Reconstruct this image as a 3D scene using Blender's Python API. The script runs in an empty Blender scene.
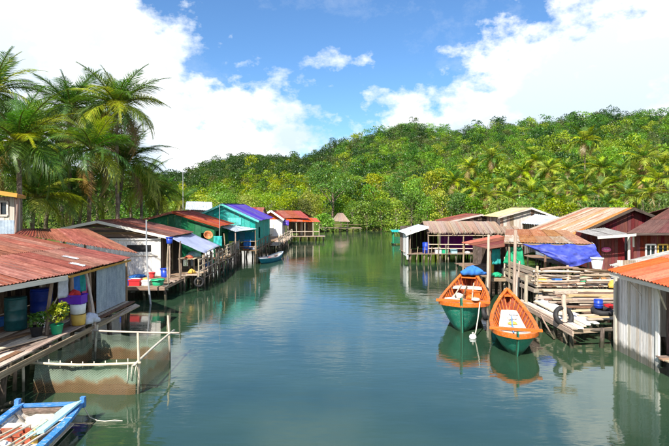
import bpy, math, random
import numpy as np
from mathutils import Vector, Matrix
random.seed(7); rng = np.random.default_rng(7)
C = bpy.context.scene.collection
sc = bpy.context.scene
R = math.radians

# ------------------------------------------------------------------ camera
CAM_H, F, HX, HY = 5.0, 520.0, 334.5, 205.0      # focal in photo pixels (photo is 669 x 446), horizon row
cd = bpy.data.cameras.new('camera'); cam = bpy.data.objects.new('camera', cd); C.objects.link(cam)
cam.location = (0, 0, CAM_H); cam.rotation_euler = (R(90), 0, 0)
cd.sensor_width = 36; cd.lens = F/669*36; cd.shift_y = -(223-HY)/669
cd.clip_end = 3000; cd.clip_start = .1
sc.camera = cam

# ------------------------------------------------------------------ sky, sun, exposure
SUN_EL, SUN_AZ = 46, 203          # azimuth clockwise from +Y (the view direction): behind the camera, a little left
w = bpy.data.worlds.new('World'); sc.world = w; w.use_nodes = True
def build_world():
    nt = w.node_tree; N = nt.nodes; N.clear(); L = nt.links
    def n(t, **k):
        o = N.new(t)
        for a, b in k.items(): setattr(o, a, b)
        return o
    def mth(op, a, b=None, c=None, clamp=False):
        o = n('ShaderNodeMath', operation=op); o.use_clamp = clamp
        for i, v in enumerate((a, b, c)):
            if v is None: continue
            if isinstance(v, (int, float)): o.inputs[i].default_value = v
            else: L.new(v, o.inputs[i])
        return o.outputs[0]
    sky = n('ShaderNodeTexSky', sky_type='NISHITA', sun_disc=False)
    sky.sun_elevation = R(SUN_EL); sky.sun_rotation = R(SUN_AZ); sky.air_density = 1.0; sky.dust_density = .3; sky.ozone_density = 2.2
    tc = n('ShaderNodeTexCoord'); sp = n('ShaderNodeSeparateXYZ'); L.new(tc.outputs['Generated'], sp.inputs[0])
    az = mth('MULTIPLY', mth('ARCTAN2', sp.outputs[0], sp.outputs[1]), 180/math.pi)      # degrees right of the view
    el = mth('MULTIPLY', mth('ARCSINE', sp.outputs[2]), 180/math.pi)
    # billowing noise on a flattened dome
    mp = n('ShaderNodeMapping'); mp.inputs['Scale'].default_value = (1, 1, 1.5); L.new(tc.outputs['Generated'], mp.inputs[0])
    def noise(scale, detail, rough, off=0):
        m2 = n('ShaderNodeMapping'); m2.inputs['Location'].default_value = (off, off*.7, off*1.3); L.new(mp.outputs[0], m2.inputs[0])
        o = n('ShaderNodeTexNoise'); o.inputs['Scale'].default_value = scale; o.inputs['Detail'].default_value = detail; o.inputs['Roughness'].default_value = rough
        L.new(m2.outputs[0], o.inputs['Vector']); return o.outputs['Fac']
    n1 = noise(6.5, 9, .6, 1.7); n2 = noise(17, 7, .6, 4.1); n3 = noise(2.2, 5, .55, 8.3)
    # cloud banks: their tops sink to a gap a little right of straight ahead
    fc = n('ShaderNodeFloatCurve'); cu = fc.mapping.curves[0]
    pts = [(-180, 24), (-40, 27), (-24, 26), (-19, 20.5), (-14, 16.2), (-10, 13.2), (-5.5, 10.8), (-2, 9.4), (1, 9.0), (3.5, 10.4), (8, 12.4), (12, 13.6), (16, 14.6), (19, 17), (23, 20), (28, 22.5), (40, 26), (180, 24)]
    pt = [((a+180)/360, b/40) for a, b in pts]
    cu.points[0].location = pt[0]; cu.points[1].location = pt[-1]
    for p in pt[1:-1]: cu.points.new(*p)
    fc.mapping.update()
    # a loose puff above the gap
    pa = mth('MULTIPLY', mth('SUBTRACT', az, .3), .3); pe = mth('MULTIPLY', mth('SUBTRACT', el, 15.7), .85)
    pd = mth('ADD', mth('MULTIPLY', pa, pa), mth('MULTIPLY', pe, pe))
    lone = mth('MULTIPLY_ADD', mth('ADD', mth('SUBTRACT', .55, mth('MULTIPLY', pd, .5)), mth('MULTIPLY', mth('SUBTRACT', noise(20, 9, .62, 9.4), .5), 6.5)), .6, 0, clamp=True)
    L.new(mth('DIVIDE', mth('ADD', az, 180), 360), fc.inputs['Value'])
    top = mth('MULTIPLY', fc.outputs[0], 40)
    d = mth('SUBTRACT', top, el)
    d = mth('MULTIPLY', d, .11)
    d = mth('ADD', d, mth('MULTIPLY', mth('SUBTRACT', n1, .5), 3.4))
    d = mth('ADD', d, mth('MULTIPLY', mth('SUBTRACT', n2, .5), 1.5))
    bank = mth('MULTIPLY_ADD', d, 2.2, .35, clamp=True)
    # loose cumulus scattered over the rest of the dome
    puff = mth('MULTIPLY_ADD', mth('ADD', mth('SUBTRACT', n3, .575), mth('MULTIPLY', mth('SUBTRACT', n2, .5), .22)), 9, 0, clamp=True)
    wisp = mth('MULTIPLY_ADD', mth('SUBTRACT', noise(3.1, 9, .72, 15.2), .52), 2.2, .03, clamp=True)
    bank = mth('MAXIMUM', bank, lone)
    mask = mth('MAXIMUM', bank, mth('MAXIMUM', puff, mth('MULTIPLY', wisp, .55)))
    # cloud brightness: white tops, bluish grey undersides
    shade = mth('MULTIPLY_ADD', mth('SUBTRACT', noise(5.5, 8, .62, 2.2), .42), 4.2, .1, clamp=True)
    high = mth('MULTIPLY_ADD', el, .032, -.2, clamp=True)
    shade = mth('MAXIMUM', shade, high)
    cc = n('ShaderNodeMix', data_type='RGBA'); L.new(shade, cc.inputs['Factor'])
    cc.inputs['A'].default_value = (7.5, 9.0, 10.4, 1); cc.inputs['B'].default_value = (13, 13, 13, 1)
    # photo's saturated blue: the sky node, gently tinted
    tint = n('ShaderNodeMix', data_type='RGBA', blend_type='MULTIPLY'); tint.inputs['Factor'].default_value = 1
    L.new(sky.outputs[0], tint.inputs['A']); tint.inputs['B'].default_value = (.95, 1.36, 1.72, 1)
    mx = n('ShaderNodeMix', data_type='RGBA'); L.new(mask, mx.inputs['Factor'])
    L.new(tint.outputs['Result'], mx.inputs['A']); L.new(cc.outputs['Result'], mx.inputs['B'])
    bg = n('ShaderNodeBackground'); bg.inputs['Strength'].default_value = .056; L.new(mx.outputs['Result'], bg.inputs['Color'])
    out = n('ShaderNodeOutputWorld'); L.new(bg.outputs[0], out.inputs[0])
build_world()
ld = bpy.data.lights.new('sun', 'SUN'); ld.energy = 5.0; ld.angle = R(.5); ld.color = (1, .95, .86)
sun = bpy.data.objects.new('sun', ld); C.objects.link(sun)
sdir = Vector((math.sin(R(SUN_AZ))*math.cos(R(SUN_EL)), math.cos(R(SUN_AZ))*math.cos(R(SUN_EL)), math.sin(R(SUN_EL))))
sun.rotation_euler = sdir.to_track_quat('Z', 'Y').to_euler(); sun.location = (0, -20, 60)
sc.view_settings.view_transform = 'Standard'; sc.view_settings.look = 'None'
sc.view_settings.exposure = .92; sc.view_settings.gamma = 1
sc.render.engine = 'CYCLES'
sc.cycles.use_denoising = True; sc.cycles.max_bounces = 8; sc.cycles.transparent_max_bounces = 16
sc.cycles.caustics_reflective = False; sc.cycles.caustics_refractive = False

# ------------------------------------------------------------------ object helpers
MW = {}
def place(o, M, parent=None):
    C.objects.link(o); MW[o.name] = M.copy()
    if parent is not None:
        o.parent = parent; o.matrix_parent_inverse = MW[parent.name].inverted()
    o.matrix_basis = M
    return o
def tag(o, label=None, cat=None, group=None, kind=None):
    if label: o['label'] = label
    if cat: o['category'] = cat
    if group: o['group'] = group
    if kind: o['kind'] = kind
    return o
def thing(name, label, cat, loc=(0, 0, 0), group=None):
    o = bpy.data.objects.new(name, None); o.empty_display_size = .3
    place(o, Matrix.Translation(loc)); return tag(o, label, cat, group)
def part(name, me, parent=None, M=None):
    return place(bpy.data.objects.new(name, me), M or Matrix.Identity(4), parent)
def mesh(name, v, f, mat, uv=None, smooth=False):
    me = bpy.data.meshes.new(name); me.from_pydata([tuple(p) for p in v], [], f)
    if uv:
        l = me.uv_layers.new(name='UVMap')
        for lp in me.loops: l.data[lp.index].uv = uv[lp.vertex_index]
    if smooth:
        for p in me.polygons: p.use_smooth = True
    me.materials.append(mat); me.update(); return me
def at(px, py, d): return Vector(((px-HX)*d/F, d, CAM_H-(py-HY)*d/F))
def atz(px, py, z=0):                      # photo pixel -> the point at height z it looks at
    d = (CAM_H-z)*F/(py-HY); return Vector(((px-HX)*d/F, d, z))
V = Vector
rnd = random.uniform

# ------------------------------------------------------------------ materials
def matbase(name):
    m = bpy.data.materials.new(name); m.use_nodes = True; nt = m.node_tree
    return m, nt, nt.nodes['Principled BSDF']
def nd(nt, t, **k):
    o = nt.nodes.new(t)
    for a, b in k.items(): setattr(o, a, b)
    return o
def ramp(nt, stops):
    r = nd(nt, 'ShaderNodeValToRGB'); e = r.color_ramp.elements
    while len(e) < len(stops): e.new(.5)
    for x, (p, c) in zip(e, stops): x.position = p; x.color = (*c, 1)
    return r
def uvec(nt, sx, sy, coord='UV'):
    """UV stretched, with a random shift for every object"""
    tc = nd(nt, 'ShaderNodeTexCoord'); oi = nd(nt, 'ShaderNodeObjectInfo'); mp = nd(nt, 'ShaderNodeMapping')
    mp.inputs['Scale'].default_value = (sx, sy, sy)
    nt.links.new(tc.outputs[coord], mp.inputs['Vector'])
    cb = nd(nt, 'ShaderNodeVectorMath', operation='MULTIPLY_ADD')
    cb.inputs[0].default_value = (1, 1, 1)
    sc_ = nd(nt, 'ShaderNodeMath', operation='MULTIPLY'); sc_.inputs[1].default_value = 57.3
    nt.links.new(oi.outputs['Random'], sc_.inputs[0])
    nt.links.new(sc_.outputs[0], cb.inputs[1]); nt.links.new(mp.outputs[0], cb.inputs[2])
    return cb.outputs[0], oi.outputs['Random']
def hsv_random(nt, col, rand, dv=.3, dh=.02, ds=.2):
    h = nd(nt, 'ShaderNodeHueSaturation'); L = nt.links
    def rng_(lo, hi, seed):
        w1 = nd(nt, 'ShaderNodeMath', operation='MULTIPLY'); w1.inputs[1].default_value = seed; L.new(rand, w1.inputs[0])
        w2 = nd(nt, 'ShaderNodeMath', operation='FRACT'); L.new(w1.outputs[0], w2.inputs[0])
        m = nd(nt, 'ShaderNodeMapRange'); m.inputs['To Min'].default_value = lo; m.inputs['To Max'].default_value = hi; L.new(w2.outputs[0], m.inputs['Value']); return m.outputs[0]
    L.new(rng_(.5-dh, .5+dh, 7.31), h.inputs['Hue']); L.new(rng_(1-ds, 1+ds, 13.7), h.inputs['Saturation']); L.new(rng_(1-dv, 1+dv, 23.9), h.inputs['Value'])
    L.new(col, h.inputs['Color']); return h.outputs[0]
def wood(name, dark, mid, light, sx=2.5, sy=7, dv=.3, rough=.85, bump=.35):
    m, nt, b = matbase(name); L = nt.links
    vec, rn = uvec(nt, sx, sy)
    a = nd(nt, 'ShaderNodeTexNoise'); a.inputs['Scale'].default_value = 1.6; a.inputs['Detail'].default_value = 7; a.inputs['Roughness'].default_value = .7; L.new(vec, a.inputs['Vector'])
    r = ramp(nt, [(.3, dark), (.5, mid), (.7, light)]); L.new(a.outputs['Fac'], r.inputs[0])
    ge = nd(nt, 'ShaderNodeNewGeometry'); gz = nd(nt, 'ShaderNodeSeparateXYZ'); L.new(ge.outputs['Position'], gz.inputs[0])     # tide stain: wet, slimy timber near the water
    tn = nd(nt, 'ShaderNodeTexNoise'); tn.inputs['Scale'].default_value = 4; tn.inputs['Detail'].default_value = 4; L.new(ge.outputs['Position'], tn.inputs['Vector'])
    tz = nd(nt, 'ShaderNodeMath', operation='MULTIPLY_ADD'); L.new(tn.outputs['Fac'], tz.inputs[0]); tz.inputs[1].default_value = -.45; L.new(gz.outputs[2], tz.inputs[2])
    tr = nd(nt, 'ShaderNodeMapRange'); tr.inputs['From Min'].default_value = -.02; tr.inputs['From Max'].default_value = .16; tr.inputs['To Min'].default_value = .82; tr.inputs['To Max'].default_value = 0; L.new(tz.outputs[0], tr.inputs['Value'])
    tm = nd(nt, 'ShaderNodeMix', data_type='RGBA'); L.new(tr.outputs[0], tm.inputs['Factor']); L.new(hsv_random(nt, r.outputs[0], rn, dv), tm.inputs['A']); tm.inputs['B'].default_value = (.035, .04, .022, 1)
    L.new(tm.outputs['Result'], b.inputs['Base Color'])
    b.inputs['Roughness'].default_value = rough; b.inputs['Specular IOR Level'].default_value = .25
    bp = nd(nt, 'ShaderNodeBump'); bp.inputs['Strength'].default_value = bump; bp.inputs['Distance'].default_value = .02; L.new(a.outputs['Fac'], bp.inputs['Height']); L.new(bp.outputs[0], b.inputs['Normal'])
    return m
def metal_sheet(name, cols, sx=1.2, sy=2.2, dv=.18, rough=.55, lo=.3, hi=.72, dh=.012):
    """painted / rusting sheet: blotches and streaks running down the slope"""
    m, nt, b = matbase(name); L = nt.links
    vec, rn = uvec(nt, sx*2.2, sy*.55)
    a = nd(nt, 'ShaderNodeTexNoise'); a.inputs['Scale'].default_value = 1.5; a.inputs['Detail'].default_value = 8; a.inputs['Roughness'].default_value = .68; L.new(vec, a.inputs['Vector'])
    k = len(cols)
    r = ramp(nt, [(lo+(hi-lo)*i/(k-1), c) for i, c in enumerate(cols)]); L.new(a.outputs['Fac'], r.inputs[0])
    g = nd(nt, 'ShaderNodeTexNoise'); g.inputs['Scale'].default_value = 16; g.inputs['Detail'].default_value = 4; L.new(vec, g.inputs['Vector'])
    gm = nd(nt, 'ShaderNodeMapRange'); gm.inputs['From Min'].default_value = .3; gm.inputs['From Max'].default_value = .7; gm.inputs['To Min'].default_value = .78; gm.inputs['To Max'].default_value = 1.15; L.new(g.outputs['Fac'], gm.inputs['Value'])
    mu = nd(nt, 'ShaderNodeMix', data_type='RGBA', blend_type='MULTIPLY'); mu.inputs['Factor'].default_value = 1
    L.new(r.outputs[0], mu.inputs['A']); L.new(gm.outputs[0], mu.inputs['B'])
    L.new(hsv_random(nt, mu.outputs['Result'], rn, dv, dh, .12), b.inputs['Base Color'])
    b.inputs['Roughness'].default_value = rough; b.inputs['Specular IOR Level'].default_value = .3
    return m
def plain(name, col, rough=.6, var=.2, scale=6, spec=.4, dv=.0, metallic=0):
    m, nt, b = matbase(name); L = nt.links
    vec, rn = uvec(nt, 1, 1, 'Object')
    a = nd(nt, 'ShaderNodeTexNoise'); a.inputs['Scale'].default_value = scale; a.inputs['Detail'].default_value = 6; a.inputs['Roughness'].default_value = .65; L.new(vec, a.inputs['Vector'])
    c0 = tuple(max(0, x*(1-var*1.4)) for x in col); c1 = tuple(min(.95, x*(1+var*.8)) for x in col)
    r = ramp(nt, [(.32, c0), (.68, c1)]); L.new(a.outputs['Fac'], r.inputs[0])
    L.new(hsv_random(nt, r.outputs[0], rn, dv, 0, 0), b.inputs['Base Color'])
    b.inputs['Roughness'].default_value = rough; b.inputs['Specular IOR Level'].default_value = spec; b.inputs['Metallic'].default_value = metallic
    return m
def leafmat(name, trans=.35, dv=.18, dh=.02, attr=True, col=(.08, .16, .02)):
    m, nt, b = matbase(name); L = nt.links; nt.nodes.remove(b)
    oi = nd(nt, 'ShaderNodeObjectInfo')
    if attr:
        at_ = nd(nt, 'ShaderNodeAttribute'); at_.attribute_name = 'Col'; c = at_.outputs['Color']
    else:
        rg = nd(nt, 'ShaderNodeRGB'); rg.outputs[0].default_value = (*col, 1); c = rg.outputs[0]
    c = hsv_random(nt, c, oi.outputs['Random'], dv, dh, .1)
    df = nd(nt, 'ShaderNodeBsdfDiffuse'); tr = nd(nt, 'ShaderNodeBsdfTranslucent'); gl = nd(nt, 'ShaderNodeBsdfGlossy'); gl.inputs['Roughness'].default_value = .45; gl.inputs['Color'].default_value = (.6, .6, .6, 1)
    L.new(c, df.inputs[0]); br = nd(nt, 'ShaderNodeMix', data_type='RGBA', blend_type='MULTIPLY'); br.inputs['Factor'].default_value = 1; L.new(c, br.inputs['A']); br.inputs['B'].default_value = (1.3, 1.25, .7, 1); L.new(br.outputs['Result'], tr.inputs[0])
    m1 = nd(nt, 'ShaderNodeMixShader'); m1.inputs[0].default_value = trans; L.new(df.outputs[0], m1.inputs[1]); L.new(tr.outputs[0], m1.inputs[2])
    m2 = nd(nt, 'ShaderNodeMixShader'); m2.inputs[0].default_value = .04; L.new(m1.outputs[0], m2.inputs[1]); L.new(gl.outputs[0], m2.inputs[2])
    L.new(m2.outputs[0], nt.nodes['Material Output'].inputs[0]); return m

WEATHER = wood('weathered_wood', (.08, .05, .034), (.26, .185, .13), (.48, .38, .29))
DRIFT = wood('pale_drift_wood', (.2, .145, .1), (.46, .37, .28), (.7, .6, .48))
GREYWOOD = wood('grey_boards', (.2, .165, .13), (.45, .4, .345), (.66, .61, .55), sx=1.4, sy=5)
DARKWOOD = wood('dark_boards', (.025, .018, .015), (.07, .05, .042), (.16, .12, .1))
BROWNWOOD = wood('brown_boards', (.07, .042, .026), (.19, .115, .07), (.34, .23, .15))
WHITEWOOD = wood('limewashed_boards', (.34, .3, .26), (.7, .67, .63), (.86, .84, .81), sx=1.6, sy=5, dv=.12)
MAROON = wood('maroon_boards', (.055, .012, .012), (.13, .024, .022), (.22, .05, .042), dv=.2)
PILE = wood('wet_piles', (.03, .024, .018), (.11, .085, .065), (.26, .21, .17))
BAMBOO = wood('bleached_bamboo', (.3, .24, .17), (.56, .48, .37), (.76, .69, .56), dv=.12)
RAWPLANK = wood('fresh_sawn_planks', (.3, .2, .11), (.5, .37, .23), (.66, .53, .37), dv=.15)
TRUNK = wood('bark', (.06, .045, .032), (.16, .125, .09), (.3, .25, .19), sx=14, sy=3, dv=.2)
RUST = metal_sheet('rust_red_sheet', [(.085, .03, .022), (.165, .05, .034), (.235, .08, .055), (.33, .16, .12)])
RUSTHOT = metal_sheet('orange_rust_sheet', [(.22, .085, .032), (.34, .135, .048), (.43, .2, .085), (.42, .3, .2)])
STRIPE = metal_sheet('pale_zinc_sheet_with_rust', [(.22, .09, .045), (.34, .21, .13), (.42, .34, .27), (.46, .42, .37)])
BROWNROOF = metal_sheet('maroon_roof_sheet', [(.085, .032, .026), (.135, .05, .04), (.185, .078, .062)], dv=.1)
REDROOF = metal_sheet('red_roof_sheet', [(.16, .03, .018), (.27, .055, .03), (.34, .1, .065)], dv=.12)
ORANGEROOF = metal_sheet('orange_roof_sheet', [(.36, .055, .018), (.5, .095, .032), (.53, .115, .04)], dv=.06, dh=.003)
GREYROOF = metal_sheet('grey_asbestos_sheet', [(.17, .155, .14), (.3, .285, .265), (.42, .4, .38)], dv=.12)
WHITEROOF = metal_sheet('pale_zinc_sheet', [(.28, .3, .33), (.44, .48, .53), (.56, .6, .65)], dv=.08)
YELLOWROOF = metal_sheet('yellowed_sheet', [(.33, .28, .14), (.46, .41, .21), (.52, .49, .37)], dv=.1)
PURPLEROOF = metal_sheet('violet_blue_sheet', [(.05, .035, .19), (.075, .05, .3), (.12, .09, .38)], dv=.12)
BLUEGREY = metal_sheet('blue_grey_sheet', [(.2, .25, .31), (.3, .36, .43), (.42, .47, .52)], dv=.06)
BLUETARP = plain('violet_blue_tarp', (.045, .065, .4), .55, .4, 4)
LILACTARP = plain('grey_blue_tarp', (.36, .4, .56), .6, .15, 2)
TEAL = metal_sheet('teal_paint', [(.03, .2, .18), (.018, .34, .3), (.06, .42, .37)], dv=.14)
TEALLIGHT = metal_sheet('pale_teal_paint', [(.07, .42, .38), (.13, .53, .48), (.2, .58, .54)], dv=.06)
BLUEPAINT = metal_sheet('petrol_blue_paint', [(.01, .12, .2), (.015, .19, .3), (.04, .25, .36)], dv=.06)
GREENPAINT = metal_sheet('dark_green_paint', [(.012, .075, .035), (.014, .13, .055), (.04, .19, .09)], dv=.16)
WHITEPAINT = metal_sheet('white_paint', [(.5, .47, .44), (.74, .73, .71), (.82, .81, .8)], dv=.06)
CREAM = plain('cream_trim', (.7, .66, .58), .7, .12)
YELLOWTRIM = plain('yellow_trim', (.48, .25, .04), .6, .2)
BLACKIN = plain('painted_room_shade', (.012, .012, .014), .6, .2)  # near-black colour painted in for the shade inside rooms
PURPLEWALL = metal_sheet('purple_wall_sheet', [(.2, .015, .2), (.32, .025, .32), (.36, .06, .34)], dv=.1)
SIGNBLUE = plain('violet_sign_board', (.09, .045, .42), .5, .1)
WHITE = plain('white_plastic', (.8, .8, .78), .45, .08)
def boatpaint(name, col, under, wear=.5, seams=0, rough=.5):
    m, nt, b = matbase(name); L = nt.links; tc = nd(nt, 'ShaderNodeTexCoord')
    def nz(scale, det): o = nd(nt, 'ShaderNodeTexNoise'); o.inputs['Scale'].default_value = scale; o.inputs['Detail'].default_value = det; o.inputs['Roughness'].default_value = .7; L.new(tc.outputs['Object'], o.inputs['Vector']); return o.outputs['Fac']
    r = ramp(nt, [(.3, tuple(x*.62 for x in col)), (.55, col), (.75, tuple(min(.9, x*1.15+.04) for x in col))]); L.new(nz(2.4, 7), r.inputs[0])
    w_ = nd(nt, 'ShaderNodeMapRange'); w_.inputs['From Min'].default_value = .5+.07*wear; w_.inputs['From Max'].default_value = .5+.07*wear+.06; w_.inputs['To Min'].default_value = 0; w_.inputs['To Max'].default_value = .85; L.new(nz(13, 9), w_.inputs['Value'])
    mx = nd(nt, 'ShaderNodeMix', data_type='RGBA'); L.new(w_.outputs[0], mx.inputs['Factor']); L.new(r.outputs[0], mx.inputs['A']); mx.inputs['B'].default_value = (*under, 1)
    out = mx.outputs['Result']
    if seams:
        sp = nd(nt, 'ShaderNodeSeparateXYZ'); L.new(tc.outputs['UV'], sp.inputs[0]); q = nd(nt, 'ShaderNodeMath', operation='MULTIPLY'); q.inputs[1].default_value = seams; L.new(sp.outputs[1], q.inputs[0]); fr = nd(nt, 'ShaderNodeMath', operation='FRACT'); L.new(q.outputs[0], fr.inputs[0])
        bp = nd(nt, 'ShaderNodeBump'); bp.inputs['Strength'].default_value = .8; bp.inputs['Distance'].default_value = .02; L.new(fr.outputs[0], bp.inputs['Height']); L.new(bp.outputs[0], b.inputs['Normal'])
        sz = nd(nt, 'ShaderNodeSeparateXYZ'); L.new(tc.outputs['Object'], sz.inputs[0]); ad = nd(nt, 'ShaderNodeMath', operation='MULTIPLY_ADD'); L.new(nz(3.5, 5), ad.inputs[0]); ad.inputs[1].default_value = -.35; L.new(sz.outputs[2], ad.inputs[2])
        sl = nd(nt, 'ShaderNodeMapRange'); sl.inputs['From Min'].default_value = -.08; sl.inputs['From Max'].default_value = .06; sl.inputs['To Min'].default_value = .8; sl.inputs['To Max'].default_value = 0; L.new(ad.outputs[0], sl.inputs['Value'])
        m2 = nd(nt, 'ShaderNodeMix', data_type='RGBA'); L.new(sl.outputs[0], m2.inputs['Factor']); L.new(out, m2.inputs['A']); m2.inputs['B'].default_value = (.035, .045, .02, 1); out = m2.outputs['Result']
    L.new(out, b.inputs['Base Color']); b.inputs['Roughness'].default_value = rough; b.inputs['Specular IOR Level'].default_value = .35; return m
ORANGEPAINT = boatpaint('orange_boat_paint', (.62, .14, .012), (.36, .22, .13), .9)
REDPAINT = boatpaint('red_boat_paint', (.4, .085, .04), (.3, .17, .11), .3, 0, .6)
BOATGREEN = boatpaint('green_hull_paint', (.035, .33, .22), (.2, .36, .27), .6, 7, .42)
BOATWHITE = boatpaint('boat_white_paint', (.68, .63, .55), (.34, .25, .17), .35, 0, .65)
BOATBLUE = boatpaint('blue_boat_paint', (.04, .2, .52), (.34, .4, .45), .5)
BOATCYAN = plain('pale_blue_board', (.36, .68, .74), .5, .12, 5)
BARRELBLUE = plain('blue_barrel_plastic', (.012, .05, .4), .4, .2)
BARRELTEAL = plain('dark_teal_barrel_plastic', (.012, .09, .1), .4, .25)
CRATEPURPLE = plain('purple_crate_plastic', (.13, .02, .46), .45, .1)
TUBYELLOW = plain('yellow_tub_plastic', (.66, .42, .08), .5, .12)
GREENPLASTIC = plain('green_plastic', (.02, .34, .16), .45, .15)
REDPLASTIC = plain('red_plastic', (.55, .025, .03), .45, .15)
PINK = plain('pink_paint', (.72, .13, .34), .5, .1)
RUBBER = plain('black_rubber', (.022, .021, .022), .7, .3)
ROPE = plain('pale_rope', (.6, .55, .45), .9, .15, 30)
STEEL = plain('grey_steel_pipe', (.42, .43, .45), .45, .15, 6, .5, 0, .3)
DISH = plain('rusty_dish', (.52, .2, .07), .6, .3, 4)
CLOTHTEAL = plain('teal_cloth', (.03, .36, .34), .85, .2)
CLOTHRED = plain('red_cloth', (.5, .03, .03), .85, .2)
CLOTHBLUE = plain('blue_cloth', (.03, .16, .5), .85, .2)
CLOTHPALE = plain('pale_cloth', (.55, .58, .66), .85, .2)
THATCH = wood('dry_thatch', (.15, .1, .075), (.28, .2, .155), (.4, .31, .25), sx=3, sy=14, dv=.06)
LEAF = leafmat('foliage'); FROND = leafmat('palm_frond', .4, .2, .022, True)

def glassmat():
    m, nt, b = matbase('window_glass'); b.inputs['Base Color'].default_value = (.02, .028, .035, 1); b.inputs['Roughness'].default_value = .08; return m
GLASS = glassmat()
def netmat():
    m, nt, b = matbase('fishing_net'); L = nt.links
    tc = nd(nt, 'ShaderNodeTexCoord'); sp = nd(nt, 'ShaderNodeSeparateXYZ'); L.new(tc.outputs['Object'], sp.inputs[0])
    no = nd(nt, 'ShaderNodeTexNoise'); no.inputs['Scale'].default_value = 2.3; no.inputs['Detail'].default_value = 5; L.new(tc.outputs['Object'], no.inputs['Vector'])
    ad = nd(nt, 'ShaderNodeMath', operation='MULTIPLY_ADD'); L.new(no.outputs['Fac'], ad.inputs[0]); ad.inputs[1].default_value = -.5; L.new(sp.outputs[2], ad.inputs[2])
    r = ramp(nt, [(.0, (.15, .085, .035)), (.06, (.2, .13, .065)), (.16, (.21, .27, .2))]); L.new(ad.outputs[0], r.inputs[0])
    L.new(r.outputs[0], b.inputs['Base Color']); b.inputs['Roughness'].default_value = .9
    a = nd(nt, 'ShaderNodeMapRange'); a.inputs['From Min'].default_value = .12; a.inputs['From Max'].default_value = .4; a.inputs['To Min'].default_value = .55; a.inputs['To Max'].default_value = .2; L.new(ad.outputs[0], a.inputs['Value'])
    def wv(sx, sz):
        mp = nd(nt, 'ShaderNodeVectorMath', operation='DOT_PRODUCT'); L.new(tc.outputs['Object'], mp.inputs[0]); mp.inputs[1].default_value = (sx, sx*.9, sz)
        q = nd(nt, 'ShaderNodeMath', operation='SINE'); L.new(mp.outputs['Value'], q.inputs[0]); g = nd(nt, 'ShaderNodeMath', operation='GREATER_THAN'); g.inputs[1].default_value = .72; L.new(q.outputs[0], g.inputs[0]); return g.outputs[0]
    mxx = nd(nt, 'ShaderNodeMath', operation='MAXIMUM'); L.new(wv(85, 110), mxx.inputs[0]); L.new(wv(85, -110), mxx.inputs[1])
    fin = nd(nt, 'ShaderNodeMath', operation='MULTIPLY_ADD'); L.new(mxx.outputs[0], fin.inputs[0]); fin.inputs[1].default_value = .28; L.new(a.outputs[0], fin.inputs[2]); fin.use_clamp = True
    L.new(fin.outputs[0], b.inputs['Alpha']); return m
NET = netmat()

# ------------------------------------------------------------------ piece builders
_plank = {}
def plank_mesh(mat, k):
    if (mat.name, k) not in _plank:
        r = random.Random(k*13+5); v = []; uv = []; f = []
        for i in range(3):
            x = i/2; b = r.uniform(-.12, .12) if i == 1 else r.uniform(-.05, .05); zz = r.uniform(-.18, .18) if i == 1 else 0
            e = r.uniform(-.012, .012)
            for (y, z) in ((-.5, -.5), (.5, -.5), (.5, .5), (-.5, .5)):
                v.append((x+(e if i == 2 and y > 0 else 0), y+b*.6, z+zz)); uv.append((x*2, y*.6+z*.15+.5))
        f = [(0, 3, 2, 1), (8, 9, 10, 11)]
        for i in range(2):
            for j in range(4): a, c = i*4+j, i*4+(j+1) % 4; f.append((a, c, c+4, a+4))
        _plank[(mat.name, k)] = mesh('plank', v, f, mat, uv)
    return _plank[(mat.name, k)]
def axes(p0, p1, up):
    p0, p1 = V(p0), V(p1); x = (p1-p0); ln = x.length; x = x.normalized(); up = V(up)
    if abs(x.dot(up.normalized())) > .98: up = V((0, 1, 0)) if abs(x.z) > .5 else V((0, 0, 1))
    z = (up-x*up.dot(x)).normalized(); y = z.cross(x); return x, y, z, ln
def frameM(o, x, y, z):
    return Matrix(((x.x, y.x, z.x, o.x), (x.y, y.y, z.y, o.y), (x.z, y.z, z.z, o.z), (0, 0, 0, 1)))
def plank(parent, p0, p1, wd, th, mat, up=(0, 0, 1), name='plank'):
    x, y, z, ln = axes(p0, p1, up)
    return part(name, plank_mesh(mat, random.randrange(6)), parent, frameM(V(p0), x*ln, y*wd, z*th))
_pole = {}
def pole_mesh(mat, k):
    if (mat.name, k) not in _pole:
        r = random.Random(k*7+3); v = []; uv = []; f = []; n = 8; S = 5
        ox, oy = r.uniform(-1.7, 1.7), r.uniform(-1.7, 1.7)
        for i in range(S):
            x = i/(S-1); bow = math.sin(x*math.pi)
            rr = 1-.22*x+r.uniform(-.12, .12)
            for j in range(n):
                a = 2*math.pi*j/n; v.append((x, math.cos(a)*rr+ox*bow, math.sin(a)*rr+oy*bow)); uv.append((x*2.5, .5+.5*math.sin(a+k)*.9))
        for i in range(S-1):
            for j in range(n): a, c = i*n+j, i*n+(j+1) % n; f.append((a, c, c+n, a+n))
        f += [tuple(range(n-1, -1, -1)), tuple(range((S-1)*n, S*n))]
        me = mesh('pole', v, f, mat, uv, True); _pole[(mat.name, k)] = me
    return _pole[(mat.name, k)]
def pole(parent, p0, p1, r, mat=None, name='post'):
    x, y, z, ln = axes(p0, p1, (0, .3, 1)); return part(name, pole_mesh(mat or PILE, random.randrange(6)), parent, frameM(V(p0), x*ln, y*r, z*r))
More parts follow.
